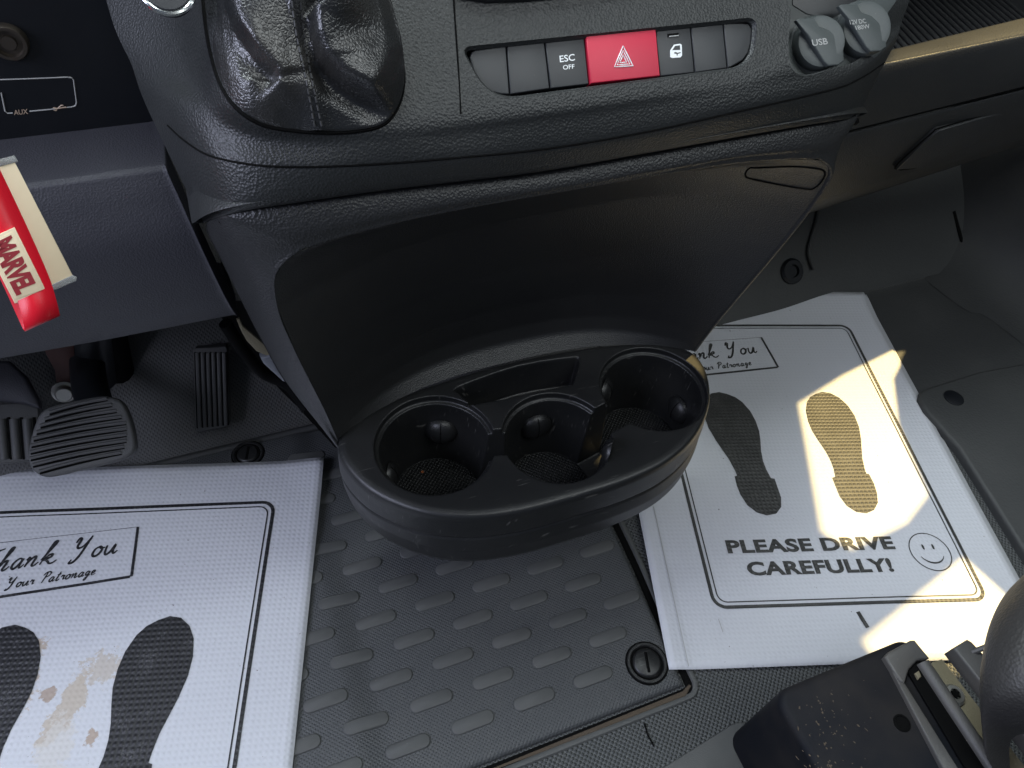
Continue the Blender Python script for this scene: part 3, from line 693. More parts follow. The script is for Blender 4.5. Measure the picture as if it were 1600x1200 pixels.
rows = [[ony(p[0], p[1], p[2])+Vector((0, .03, .004)) for p in rA], [ony(*p)+Vector((0, .004, .0005)) for p in rA], [ony(*p) for p in rA], [ony(*p) for p in rA2], [ony(*p) for p in rB], [ony(*p) for p in rC],
 mixrow([(205, 100, .41), (285, 118, .365)], [(365, 160), (470, 188), (600, 184), (720, 176), (850, 160), (1000, 138), (1150, 110), (1290, 82)], [(1374, 62, .330), (1409, 34, .345)]),
 mixrow([(178, 40, .43), (270, 45, .39)], [(350, 60), (470, 80), (600, 78), (720, 70), (850, 56), (1000, 36), (1150, 12), (1295, 0)], [(1388, -8, .347), (1424, -12, .355)]),
 mixrow([(150, -60, .46), (250, -60, .42)], [(340, -55), (470, -50), (600, -52), (720, -58), (850, -66), (1000, -80), (1150, -95), (1300, -100)], [(1402, -105, .375), (1440, -110, .385)]),
 mixrow([(125, -160, .49), (235, -160, .45)], [(335, -160), (470, -160), (600, -160), (720, -165), (850, -170), (1000, -180), (1150, -190), (1300, -195)], [(1410, -200, .405), (1450, -205, .42)])]
shell_mesh0 = patch(rows, 7, 7)
shell = ob('shell', shell_mesh0, TOPGR, dash)
baked(shell, [('SOLIDIFY', dict(thickness=0.006, offset=-1.0))])
bm = bmesh.new(); bm.from_mesh(shell.data); bmesh.ops.recalc_face_normals(bm, faces=bm.faces); bm.to_mesh(shell.data); bm.free()
# openings: switch row and socket tray
def roundpoly(P, rad, seg=7):
    out = []; n = len(P); P = [Vector((a, b_, 0)) for a, b_ in P]
    for i in range(n):
        p, a, b_ = P[i], P[i-1], P[(i+1) % n]; ta, tb = (a-p).normalized(), (b_-p).normalized()
        q0, q1 = p+ta*rad[i], p+tb*rad[i]
        for k in range(seg+1):
            t = k/seg; out.append(q0*(1-t)**2+p*2*t*(1-t)+q1*t*t)
        m = 6; nx = P[(i+1) % n]+(P[i]-P[(i+1) % n]).normalized()*rad[(i+1) % n]
        for k in range(1, m): out.append(q1+(nx-q1)*k/m)
    return out
SWC = ccw([onp(p.x, p.y) for p in roundpoly([(726.5, 77.5), (1179.5, 31), (1173, 101), (768, 154)], [10, 14, 34, 46])], TPN)
def prism_cut(poly, depth, ch=0.0015):
    return rings([[p-TPN*depth for p in poly], [p-TPN*ch for p in poly], [p+TPN*0.0 for p in inset(poly, -ch*0.9, TPN)], [p+TPN*0.02 for p in inset(poly, -ch*0.9-.004, TPN)]])
SKO = [(1240, -40), (1238, 20), (1234, 70), (1235, 95), (1244, 109), (1262, 115), (1300, 106), (1345, 92), (1380, 66), (1402, 30), (1414, 0), (1424, -40)]
SKC = ccw(spline([onp(*p) for p in SKO], 3, True), TPN)
cut(shell, [prism_cut(SWC, .012), prism_cut(SKC, .0155, .002)], selfx=True)
resharp(shell, 34)
def seam_tube(px, rad, par, nm='seam_gap', y=None, lift=0.0):
    pts = [ony(*p) if len(p) == 3 else onp(*p, lift) for p in px]
    return ob(nm, tube(spline(pts, 6), rad, 6), GAP, par)
seam_tube([(708, -40), (709, 0), (713, 60), (717, 120), (720, 178)], .00045, dash, lift=.0001)
# parting line of the bezel, followed on the shell surface
from mathutils.bvhtree import BVHTree
SHELL = BVHTree.FromPolygons([v.co.copy() for v in shell_mesh0[0]] if False else shell_mesh0[0], shell_mesh0[1])
def on_shell(px, py, lift=0.0):
    h = SHELL.ray_cast(CAM, ray(px, py))
    return (h[0] if h[0] is not None else onp(px, py))-ray(px, py)*lift
pl = spline([Vector((a, b_, 0)) for a, b_ in [(262, 196), (290, 221), (330, 244), (400, 258), (480, 261), (600, 256), (720, 246), (850, 233), (1000, 208), (1150, 175), (1300, 140), (1345, 122), (1382, 98)]], 6)
ob('seam_gap', tube([on_shell(p.x, p.y, .0001) for p in pl], .00055, 6), GAP, dash)
ob('seam_gap', tube([ony(p[0], p[1]+2.5, p[2]+.0035) for p in [(345, 342, .316)]+seam_px[1:]], .0022, 6), GAP, dash)
# pocket of the unit above, only its lower rim shows
pk = [(690, -60), (704, -14), (722, -1), (760, 5), (820, 3), (900, -5), (960, -14), (1000, -40), (1010, -60)]
pkp = ccw([onp(*p) for p in pk], TPN)
ob('pocket_rim', slab(pkp, TPN, .004, .002), TOPGR, dash)
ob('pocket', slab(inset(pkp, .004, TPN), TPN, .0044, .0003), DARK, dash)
kc = onp(262, -16, 0.0)
ob('knob_ring', tube(circle(kc+TPN*.002, TPN, .0105, 36), .0011, 8, True), CHROME, dash)
ob('knob', lathe([(.0098, -.004), (.0098, .002), (.009, .003), (.0001, .003)], kc, TPN, 36), SWITCH, dash)

# ------------------------------------------------------------------ switch row
bank = empty('switch_row', onp(950, 95, -.004), 'row of seven dashboard switches with red hazard button in the middle', 'switch row')
div = [((736, 77), (775, 150)), ((791, 70.5), (797, 148)), ((851, 64), (860, 139)), ((913, 56), (921, 132)), ((1024, 46), (1031, 120)), ((1079, 40.5), (1086, 114)), ((1130, 36), (1137, 107)), ((1175, 34), (1172, 95))]
ob('switch_frame', slab([p-TPN*.0115 for p in inset(SWC, -.001, TPN)], TPN, .004, .0003), GAP, bank)
swt = []
for i in range(7):
    (a, b_), (c_, d) = div[i], div[i+1]
    if i == 0: px = [(733, 88), (736, 80), (743, 76.5), c_, d, (782, 148), (765, 144), (750, 132), (739, 112)]
    elif i == 6: px = [a, (1158, 34.5), (1170, 36), (1175.5, 44), (1174.5, 66), (1169.5, 84), (1161, 95), (1149, 102), b_]
    else: px = [a, c_, d, b_]
    poly = [onp(*p, -.0022) for p in px]; poly = ccw(poly, TPN)
    cen = sum(poly, Vector())/len(poly)
    poly = [p+(cen-p).normalized()*.00045 for p in poly]
    nm = 'hazard_button' if i == 3 else 'switch'
    o = ob(nm, slab([p-TPN*.006 for p in poly], TPN, .006+(.0012 if i == 3 else 0), .0007), HAZ if i == 3 else SWITCH, bank)
    swt.append(o)
swt[3]['label'] = 'red hazard warning button with white triangle'
swt[2]['label'] = 'dark switch lettered ESC OFF'
swt[4]['label'] = 'dark door lock switch with indicator bar'
def put_text(txt, quad, lift, mat, par, bold=0.0, nm='lettering'):
    v, f = text_vf(txt, bold); q = [onp(*p, lift) for p in quad]
    return ob(nm, (on_quad(v, *q), f), mat, par, smooth=False, local=False)
def hang(o, par):                                     # parent on a part: frame of the part is the frame of the thing
    o.parent = par; o.matrix_parent_inverse = Matrix.Identity(4)
put_text('ESC', [(875, 97.5), (898.5, 94.5), (897.5, 84), (874, 87)], -.0020, WHITE, swt[2], .012)
put_text('OFF', [(880, 109), (898, 107), (897.3, 100), (879.3, 102)], -.0020, WHITE, swt[2], .01)
for k, (rr_, w_) in enumerate(((1.0, .00055), (.68, .0004), (.36, .0004))):
    c_ = Vector((974.5, 92)); tri = [(974.5-1+(x*rr_), 94+(y*rr_)-y*0) for x, y in ((0, -22), (15.5, 9), (-13.5, 10.5))]
    pts = [onp(*p, -.0009) for p in tri]; pts = pts+[pts[0], pts[1]]
    fine = []
    for a, b_ in zip(pts[:-2], pts[1:-1]): fine += [a+(b_-a)*t for t in (0, .33, .66)]
    ob('hazard_triangle', tube(fine, w_*.62, 6, True, ), WHITE, swt[3])
# door lock pictogram and indicator
def plate(px, lift, h, mat, par, nm):
    return ob(nm, slab(ccw([onp(*p, lift) for p in px], TPN), TPN, h, .0001, 1), mat, par, smooth=False)
plate([(1047, 89.5), (1047, 79), (1053, 70), (1062, 68.5), (1065, 70), (1065.5, 87), (1063, 90), (1050, 91)], -.0021, .00025, WHITE, swt[4], 'door_icon')
plate([(1050, 78.5), (1054.5, 72), (1062, 71), (1062.5, 78)], -.0021, .0004, SWITCH, swt[4], 'door_icon')
plate([(1053, 82), (1056, 81.5), (1058, 83), (1063, 81.5), (1063, 83), (1058.5, 84.5), (1058, 87), (1057, 87), (1057, 84.5), (1053, 83.5)], -.0021, .0004, SWITCH, swt[4], 'door_icon')
plate([(1043, 53), (1043, 58), (1060, 56.5), (1060, 51.5)], -.0021, .0003, GAP, swt[4], 'indicator')
plate([(1045, 56.5), (1045, 58.3), (1060, 56.8), (1060, 55)], -.0021, .0005, GREYP, swt[4], 'indicator')

# ------------------------------------------------------------------ sockets
skt = empty('socket_tray', onp(1300, 60, -.015), 'pale grey recessed tray holding two capped power sockets', 'socket tray')
ob('tray_floor', slab([p-TPN*.0165 for p in inset(SKC, -.002, TPN)], TPN, .003, .0003), SOCK, skt)
hole = [(1238, -40), (1238, 8), (1260, 22), (1285, 27), (1300, 28), (1330, 12), (1345, -10), (1400, -10), (1415, -40)]
ob('pocket', slab(ccw([onp(*p, -.0134) for p in hole], TPN), TPN, .0004, .0001), DARK, skt)
def socket(cx_, cy_, rr_, shift, txt, label):
    dx_, dy_ = shift
    e = empty('socket_cover', onp(cx_, cy_, -.0134), label, 'socket cover', 'power socket covers')
    c = onp(cx_, cy_, -.0134); ax = (TPN+Vector((-.25, -.12, .1))).normalized(); r_ = (onp(cx_+rr_, cy_, -.0134)-c).length
    ob('collar', lathe([(r_*1.05, -.001), (r_*1.05, .002), (r_*.95, .003), (r_*.9, .003)], c, ax, 36), SOCK, e)
    ob('cap', lathe([(r_*.92, .002), (r_*.92, .0075), (r_*.86, .0092), (r_*.7, .0098), (.0001, .0098)], c, ax, 40), SOCK, e)
    tg = [(1240, 34), (1246, 31), (1268, 29.5), (1276, 43), (1292, 49), (1307, 63), (1314, 80), (1315, 97), (1306, 104), (1290, 105), (1283, 98), (1272, 80), (1258, 57)]
    t = ob('tongue', slab(ccw([onp(x+dx_, y+dy_, -.0045) for x, y in tg], TPN), TPN, .0022, .0008), SOCK, e)
    rows_ = [((1262, 70), (1294, 65), (1292, 56), (1261, 60))]
    if len(txt) == 1: put_text(txt[0], [(x+dx_, y+dy_) for x, y in ((1270, 72), (1294, 69), (1292, 59), (1268, 62))], -.0021, GREYP, t, .015)
    else:
        put_text(txt[0], [(x+dx_, y+dy_) for x, y in ((1263, 60.5), (1288, 58), (1286, 51), (1261, 53.5))], -.0021, GREYP, t, .012)
        put_text(txt[1], [(x+dx_, y+dy_) for x, y in ((1272, 69), (1294, 66), (1292, 59.5), (1270, 62.5))], -.0021, GREYP, t, .012)
socket(1271, 73, 35, (0, 0), ['USB'], 'pale grey socket cap lettered USB nearer the switch row')
socket(1341, 52, 35, (66, -22), ['12V DC', '180W'], 'pale grey power socket cap lettered 12V DC by the console edge')

# ------------------------------------------------------------------ gear gaiter
GO = [(316, -40), (320, 20), (328, 75), (342, 125), (362, 160), (392, 186), (430, 200), (500, 207), (562, 204), (600, 193), (622, 165), (630, 125), (625, 80), (612, 30), (592, -40)]
go = spline([Vector((a, b_, 0)) for a, b_ in GO], 7)
gait = empty('gear_gaiter', onp(475, 110), 'wrinkled black leather gear lever gaiter with twin stitched seams', 'gear gaiter')
def seg(px, py, ax_, ay, bx_, by):
    vx, vy = bx_-ax_, by-ay; t = max(0, min(1, ((px-ax_)*vx+(py-ay)*vy)/(vx*vx+vy*vy)))
    return math.hypot(px-ax_-t*vx, py-ay-t*vy), t
def poly_d(px, py, P):
    best = (1e9, 0)
    for k, (a, b_) in enumerate(zip(P, P[1:])):
        d, t = seg(px, py, *a, *b_); 
        if d < best[0]: best = (d, (k+t)/(len(P)-1), (b_[0]-a[0])*(py-a[1])-(b_[1]-a[1])*(px-a[0]))
    return best
def gh(px, py, edge):
    """height of the leather above the dashboard slope, in metres; edge = 0 at rim, 1 at crown"""
    h = 0.0060*smoothstep(0.0, 0.25, edge)+0.016*smoothstep(0.15, 1.0, edge)
    # pillow on the right, its border is a crisp crease
    P = [(512, -60), (507, 30), (500, 40), (486, 50), (490, 84), (501, 110), (528, 136), (563, 153), (592, 168), (618, 184)]
    d, t, sgn = poly_d(px, py, P); sd = d if sgn < 0 else -d
    fade = 1-smoothstep(.80, 1.0, t)
    h += fade*(0.0135*smoothstep(-6, 5, sd)*(0.45+0.55*math.exp(-(max(0, sd)/62.0)**2))-0.0035*math.exp(-((sd+14)/14.0)**2))
    # lap on the left
    P = [(350, -60), (358, 10), (374, 55), (402, 95), (430, 124), (432, 134), (415, 150), (380, 166)]
    d, t, sgn = poly_d(px, py, P); sd = d if sgn < 0 else -d
    fade = 1-smoothstep(.62, .95, t)
    h += fade*(0.0085*smoothstep(-8, 8, sd)*(0.35+0.65*math.exp(-(max(0, sd)/48.0)**2))-0.0030*math.exp(-((sd+16)/18.0)**2))
    d, t, sgn = poly_d(px, py, [(455, -40), (470, 80), (500, 207)])
    h += 0.0022*math.exp(-(d/13.0)**4)
    h += 0.0012*noise.noise(Vector((px*.03, py*.03, 1.0)))*edge
    return h
ctr = (475, -60); V, F = [], []; nr = 110; m_ = len(go)
for i in range(nr+1):
    f = i/nr
    for p in go:
        px, py = p.x+(ctr[0]-p.x)*f, p.y+(ctr[1]-p.y)*f
        V.append(on_shell(px, py)+TPN*(gh(px, py, f)-.0008*(f == 0)))
F = [(i*m_+j, i*m_+j+1, (i+1)*m_+j+1, (i+1)*m_+j) for i in range(nr) for j in range(m_-1)]
lea = ob('leather', (V, F), LEATHER, gait, angle=80)
lea.modifiers.new('soft', 'SMOOTH').iterations = 2
ob('rim_gap', tube([on_shell(p.x, p.y) for p in go], .0011, 6), GAP, gait)
def edge_of(px, py):
    dx_, dy_ = px-ctr[0], py-ctr[1]; ang = math.atan2(dy_, dx_)
    p = min(go, key=lambda q: abs(math.atan2(q.y-ctr[1], q.x-ctr[0])-ang)); return max(0, 1-math.hypot(dx_, dy_)/math.hypot(p.x-ctr[0], p.y-ctr[1]))
for P in ([(449, -40), (452, 0), (462, 70), (478, 140), (492, 205)], [(463, -40), (466, 0), (474, 70), (487, 140), (503, 205)]):
    Q = spline([Vector((a, b_, 0)) for a, b_ in P], 12)
    for k in range(0, len(Q)-2, 2):
        a, b_ = Q[k], Q[k]+(Q[k+1]-Q[k])*1.35
        ob('stitch', tube([on_shell(q.x, q.y)+TPN*(gh(q.x, q.y, edge_of(q.x, q.y))+.0003) for q in (a, (a+b_)/2, b_)], .0005, 5), THREAD, gait)

# ------------------------------------------------------------------ driver's side: knee panel and dark recess above it
knee = empty('knee_panel', (-0.2, 0.42, 0.29), 'blue grey plastic knee panel below the dark driver side recess', 'knee panel')
prof = [(.455, .4195, 258), (.410, .4200, 262), (.401, .4190, 266), (.398, .4150, 272), (.393, .403, 300), (.386, .380, 345), (.386, .350, 398), (.392, .322, 445), (.402, .300, 484), (.412, .290, 500), (.43, .289, 500), (.47, .292, 500)]
def kx(py):                                           # right edge of the panel in the picture, straight from (262,266) to (374,500)
    return 262+(py-266)*112/234.0
rows = []
for y, z, py in prof:
    xr = ony(kx(py), py, y).x
    rows.append([Vector((x, y+(0.012*smoothstep(-.12, -.4, x)), z)) for x in (-.62, -.45, -.3, -.2, -.12, xr-.02, xr-.003, xr)])
    rows[-1].append(Vector((xr+.0008, y+.02, z)))
kp = ob('panel', patch(rows, 5, 5), KNEE, knee, angle=70)
rec = empty('storage_recess', (-0.2, 0.47, 0.42), 'near black storage recess wall with outlined aux socket beside the dashboard', 'storage recess')
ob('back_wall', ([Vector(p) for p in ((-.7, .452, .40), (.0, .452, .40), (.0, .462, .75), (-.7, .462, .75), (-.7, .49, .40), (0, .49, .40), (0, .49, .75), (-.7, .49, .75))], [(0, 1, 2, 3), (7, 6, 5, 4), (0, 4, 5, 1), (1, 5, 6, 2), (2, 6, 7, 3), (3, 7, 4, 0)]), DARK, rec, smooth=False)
def onw(px, py, l=0.0):
    n = Vector((0, -1, .0286)).normalized(); return onp(px, py, l, n, Vector((0, .452, .40)))
ax_px = [(-20, 126), (0, 124.5), (60, 122.5), (105, 120.5), (112, 121.5), (115, 125), (119.5, 160), (118, 165), (113, 167)]
ob('outline', tube([onw(*p, .0003) for p in ax_px], .00036, 6), GREYP, rec)
ob('outline', tube([onw(*p, .0005) for p in [(113, 167), (98, 168.5)]], .00036, 6), GREYP, rec)
ob('outline', tube([onw(*p, .0005) for p in [(88, 170), (46, 174)]], .00036, 6), GREYP, rec)
ob('outline', tube([onw(*p, .0005) for p in [(20, 176.5), (12, 177), (8, 174), (2, 145)]], .00036, 6), GREYP, rec)
def wall_text(txt, quad, mat):
    v, f = text_vf(txt, .01); q = [onw(*p, .0006) for p in quad]; ob('lettering', (on_quad(v, *q), f), mat, rec, smooth=False)
wall_text('AUX', [(22, 180), (44, 178), (43, 170), (21, 172)], COPPER)
ob('usb_symbol', tube([onw(*p, .0006) for p in [(86, 170), (104, 167.5)]], .0004, 6), COPPER, rec)
ob('usb_symbol', tube([onw(*p, .0006) for p in [(91, 169.3), (95, 165), (99, 164.5)]], .0004, 6), COPPER, rec)
ob('usb_symbol', lathe([(.0011, 0), (.0011, .0006), (.0001, .0006)], onw(86, 170), Vector((0, -1, 0)), 10), COPPER, rec)
kl = onw(14, 64); na = Vector((0, -1, .03))
lk = ob('key_lock', lathe([(.0095, -.001), (.0095, .003), (.0085, .0045), (.0070, .0045), (.0064, .002), (.0040, .002), (.0036, .0035), (.0001, .0035)], kl, na, 32), nmat('lock_metal', (.10, .085, .07), .35, metal=.8)[0], rec)

# inner side of the console opening that shows below the knee panel
br = empty('console_bracket', onz(400, 560, .2), 'dusty beige metal bracket and pale duct behind the console edge', 'bracket')
bp = [(369, 497), (374, 496), (379, 507), (392, 518), (408, 532), (425, 547), (428, 551), (415, 553), (400, 546), (385, 530), (377, 516)]
ob('bracket_plate', slab(ccw([ony(*p, .43) for p in bp], Vector((0, -1, 0))), Vector((0, -1, 0)), .002, .0006), BEIGE, br)
fp = [(405, 552), (424, 549), (434, 562), (445, 578), (450, 592), (440, 590), (424, 575), (410, 562)]
ob('duct', slab(ccw([ony(*p, .44) for p in fp], Vector((0, -1, 0))), Vector((0, -1, 0)), .006, .003), FOAM, br)
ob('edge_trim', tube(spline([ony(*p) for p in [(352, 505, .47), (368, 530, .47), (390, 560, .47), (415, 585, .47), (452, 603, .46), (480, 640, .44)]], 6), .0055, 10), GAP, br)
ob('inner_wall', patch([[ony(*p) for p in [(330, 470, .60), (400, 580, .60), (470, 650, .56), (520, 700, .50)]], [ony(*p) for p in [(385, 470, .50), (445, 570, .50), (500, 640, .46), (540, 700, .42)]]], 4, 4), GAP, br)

# ------------------------------------------------------------------ pedals
brake = empty('brake_pedal', onz(130, 690, .12), 'ribbed rubber brake pedal above the muddy paper mat', 'pedal')
bn = Vector((0.05, -.62, .78)).normalized(); bo = onz(130, 690, .125)
def onb(px, py, l=0.0): return onp(px, py, l, bn, bo)
bpx = [(52, 668), (62, 646), (78, 636), (110, 628), (150, 620), (172, 620), (190, 628), (202, 650), (210, 680), (211, 702), (200, 714), (180, 722), (130, 734), (85, 745), (64, 744), (48, 732), (43, 712), (46, 690)]
bpl = ccw(spline([onb(*p) for p in bpx], 3, True), bn)
ob('pad', slab([p-bn*.012 for p in bpl], bn, .012, .003), PEDAL, brake)
for k in range(10):
    f = k/9.0
    l0 = (78-30*math.sin(min(1, f*1.6)*1.4)+(20*max(0, f-.85)/.15)*.7, 648+f*92); r0 = (168+30*min(1, f*2.2)-(8*max(0, f-.8)/.2), 626+f*84)
    pts = [onb(l0[0]+(r0[0]-l0[0])*t, l0[1]+(r0[1]-l0[1])*t-2*math.sin(math.pi*t), .0004) for t in (0, .25, .5, .75, 1)]
    ob('groove', tube(pts, [.0013, .0015, .0014, .0011, .0007], 8, flat=.5), GAP, brake)
    ob('rib', tube([p+Vector((0, .0022, .0016)) for p in pts], .0016, 8, flat=.6), PEDAL, brake)
arm = [ony(150, 640, .52), ony(140, 600, .56), ony(135, 555, .60), ony(132, 500, .62)]
ob('arm', tube(spline(arm, 5), .016, 12, flat=.5), DARK, brake)
clp = [(180, 545), (188, 545), (203, 600), (218, 640), (214, 668), (206, 640), (196, 620), (186, 590)]
cable = empty('pedal_stop', ony(200, 600, .62), 'black bracket strut hanging right of the brake pedal arm', 'bracket')
ob('strut', tube(spline([ony(*p, .60) for p in [(182, 500), (185, 545), (196, 600), (203, 640)]], 5), .011, 10, flat=.6), GAP, cable)
ob('foot', lathe([(.020, -.005), (.020, .010), (.016, .014), (.0001, .014)], ony(205, 625, .60), Vector((0.3, -.8, .2)), 24), GAP, cable)
ob('worn_tab', slab(ccw([ony(*p, .61) for p in [(212, 600), (226, 606), (231, 622), (226, 645), (208, 640)]], Vector((0, -1, 0))), Vector((0, -1, 0)), .003, .001), BEIGE, cable)
col = empty('column_bracket', ony(105, 580, .60), 'dark red brown painted bracket with steel bolt behind the brake pedal', 'bracket')
ob('plate', slab(ccw([ony(*p, .60) for p in [(62, 530), (116, 530), (119, 625), (92, 628), (86, 575)]], Vector((0, -1, 0))), Vector((0, -1, 0)), .004, .001), RUST, col)
bc = ony(101, 611, .594)
ob('bolt', lathe([(.0118, 0), (.0118, .003), (.0105, .0036), (.0085, .0036), (.0082, .009), (.007, .0105), (.0001, .0105)], bc, Vector((0.1, -1, .4)), 24), STEEL, col)
ob('pedal_shade_sheet', ([ony(*p, .66) for p in [(-150, 500), (290, 470), (290, 560), (215, 690), (60, 690), (-150, 690)]], [(0, 1, 2, 3, 4, 5)]), GAP, col)  # flat black sheet standing in for the shade behind the pedals
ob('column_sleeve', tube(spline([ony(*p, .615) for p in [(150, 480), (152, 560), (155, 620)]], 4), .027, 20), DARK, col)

acc = empty('accelerator_pedal', onp(330, 610, 0, Vector((0, -.69, .725)), Vector((0, .545, .0143))), 'tall ribbed accelerator pedal against the rubber toe board', 'pedal')
an = Vector((0.0, -.80, .60)).normalized(); ao = Vector((0, .532, .035))
def ona(px, py, l=0.0): return onp(px, py, l, an, ao)
apx = [(302, 548), (305, 544), (330, 543), (352, 541), (355, 545), (357, 600), (359, 662), (356, 666), (330, 671), (312, 675), (306, 673), (304, 610)]
ob('pad', slab(ccw([ona(*p)-an*.02 for p in apx], an), an, .020, .0012), PEDAL, acc)
for k in range(6):
    f = (k+.5)/6
    t0, t1 = (304+f*50, 551), (308+f*49, 668-f*5)
    ob('rib', tube([ona(*t0, .0005), ona((t0[0]+t1[0])/2, (t0[1]+t1[1])/2, .0005), ona(*t1, .0005)], .0021, 8), PEDAL, acc)
for k in range(7):
    f = k/6
    t0, t1 = (304.5+f*49, 550), (308.5+f*48, 669-f*5)
    ob('groove', tube([ona(*t0, .0002), ona(*t1, .0002)], .0009, 6), GAP, acc)
rest = empty('foot_rest', onz(0, 680, .05), 'ribbed grey foot rest at far left beside the brake pedal', 'foot rest')
rn = Vector((.15, -.6, .8)).normalized(); ro_ = onz(10, 650, .10)
def onr(px, py, l=0.0): return onp(px, py, l, rn, ro_)
ob('shroud', slab(ccw([onr(*p) for p in [(-120, 560), (18, 566), (44, 590), (66, 630), (66, 640), (40, 632), (0, 628), (-120, 640)]], rn), rn, .010, .004), KNEE, rest)
ob('pad', slab(ccw([onr(*p)-rn*.010 for p in [(-120, 636), (0, 630), (30, 628), (60, 636), (60, 720), (-120, 735)]], rn), rn, .008, .002), PEDAL, rest)
for x in (-20, 2, 22, 42):
    ob('rib', tube([onr(x, 655, -.002), onr(x+5, 718, -.002)], .0042, 10), PEDAL, rest)
    ob('groove', tube([onr(x+11, 652, -.0015), onr(x+16, 718, -.0015)], .0013, 6), GAP, rest)

# ------------------------------------------------------------------ lanyard and card hanging at the left edge
ln = -ray(50, 430); ln = Vector((ln.x+.10, ln.y-.10, ln.z)).normalized(); lo = CAM+ray(50, 430)*.40
def onl(px, py, l=0.0): return onp(px, py, l, ln, lo)
card = empty('card_holder', onl(60, 440, -.004), 'cream card in a clear plastic sleeve behind the red strap', 'card')
cq = [(-75, 282), (23, 254), (113, 430), (20, 474)]
ob('card', slab(ccw([onl(*p, -.006) for p in cq], ln), ln, .0016, .0004), CREAM, card)
ob('sleeve_end', slab(ccw([onl(*p, -.006) for p in [(-85, 271), (22, 243), (28, 253), (-75, 282)]], ln), ln, .002, .0005), CLEAR, card)
ob('sleeve_end', slab(ccw([onl(*p, -.006) for p in [(112.5, 429.5), (119.5, 433), (118, 439), (28, 476), (22, 471)]], ln), ln, .002, .0005), CLEAR, card)
strap = empty('lanyard', onl(60, 500), 'red lanyard strap with cream lettered plate hanging at left edge', 'lanyard')
f_ = [(-95, 130), (-40, 245), (20, 370), (50, 432), (65, 470), (74, 492), (66, 503), (58, 500), (40, 470), (0, 400), (-60, 270)]
def strip(path, hw, lifts):
    rows_ = []
    for (a, b_), l in zip(path, lifts):
        rows_.append((a, b_, l))
    L_, R_ = [], []
    for i, (a, b_, l) in enumerate(rows_):
        L_.append(onl(a-hw[0], b_-hw[1], l)); R_.append(onl(a+hw[0], b_+hw[1], l))
    return spline(L_, 6), spline(R_, 6)
# strap centre line: drops to the right and folds back under itself at the bottom
pth = [(-115, 95), (-60, 210), (-10, 313), (25, 388), (50, 446), (60, 478), (64, 496), (65, 503), (62, 500), (52, 478), (30, 430), (-15, 340), (-80, 210)]
lft = [.000, .000, .000, .0004, .0012, .0020, .0010, -.0012, -.0036, -.0042, -.0038, -.0036, -.0036]
A, B = strip(pth, (-27, 12), lft)
n = len(A); Vs = A+B; Fs = [(i, i+1, n+i+1, n+i) for i in range(n-1)]
so = ob('strap', (Vs, Fs), RED, strap, angle=80); so.modifiers.new('thickness', 'SOLIDIFY').thickness = .0009
def onl2(px, py): return onl(px, py, .0022)
q0 = [(-27, 377), (22.5, 355), (73, 456), (23, 474)]
ob('plate', slab(ccw([onl(*p, .0012) for p in q0], ln), ln, .0012, .0004), CREAM, strap)
q1 = [(-21.5, 380.5), (20, 362), (66.5, 452.5), (24, 467)]
ob('plate_field', slab(ccw([onl(*p, .0013) for p in q1], ln), ln, .0013, .0001), CREAM, strap)
v, f = text_vf('MARVEL', .05, spacing=.92)
tq = [(-15.5, 383.5), (25.5, 462.5), (60, 449.5), (17.5, 367)]     # letters run down the strap, heads to the right
ob('lettering', (on_quad(v, *[onl(*p, .00275) for p in tq]), f), DRED, strap, smooth=False)

# ------------------------------------------------------------------ passenger side: glove box
glove = empty('glove_box', (0.6, 0.44, 0.28), 'grey glove box front with shelf lip and flush handle right of console', 'glove box')
def g_row(l, r_): 
    (ax_, ay, ya), (bx_, by, yb) = l, r_
    return [ony(ax_+(bx_-ax_)*t, ay+(by-ay)*t, ya+(yb-ya)*t) for t in (-.35, 0, .25, .5, .75, 1, 1.4)]
rows = [g_row((1400, 76, .450), (1600, 28, .440)), g_row((1400, 84, .434), (1600, 42, .424)), g_row((1398, 93, .424), (1600, 52, .414)), g_row((1396, 99, .4205), (1600, 59, .4105)), g_row((1385, 120, .4190), (1600, 84, .409)), g_row((1372, 148, .4190), (1600, 108, .409)),
        g_row((1360, 172, .4200), (1600, 124, .410)), g_row((1345, 199, .4220), (1600, 135, .412))]
ob('shelf_lip', patch(rows, 4, 5), GLOVE, glove, angle=60)
rows = [g_row((1345, 203, .4260), (1600, 139.5, .416)), g_row((1345, 206, .4215), (1600, 142, .4115)), g_row((1330, 238, .424), (1600, 168, .414)), g_row((1310, 270, .431), (1600, 192, .421)), g_row((1288, 303, .444), (1600, 211, .434)), g_row((1280, 316, .452), (1600, 219, .442)), g_row((1282, 322, .475), (1600, 226, .465)), g_row((1300, 322, .56), (1600, 226, .55))]
ob('door', patch(rows, 4, 5), GLOVE, glove, angle=60)
ob('seam_gap', tube([p+Vector((0, .0015, 0)) for p in g_row((1345, 201, .4225), (1600, 137, .4125))], .0014, 6), GAP, glove)
hp = [(1400, 264), (1432, 232), (1459, 208), (1466, 203), (1520, 187), (1572, 173), (1584, 172), (1586, 177), (1572, 193), (1545, 213), (1510, 232), (1470, 247), (1440, 261)]
gn = Vector((.05, -.95, -.25)).normalized(); g0 = ony(1480, 215, .4195)
hpl = ccw([onp(*p, 0, gn, g0) for p in hp], gn)
ob('handle', slab([p-gn*.010 for p in hpl], gn, .0115, .0012), GLOVE, glove)
ob('handle_gap', tube([p-gn*.001 for p in spline(inset(hpl, -.0008, gn), 3, True)], .0007, 6, True), GAP, glove)
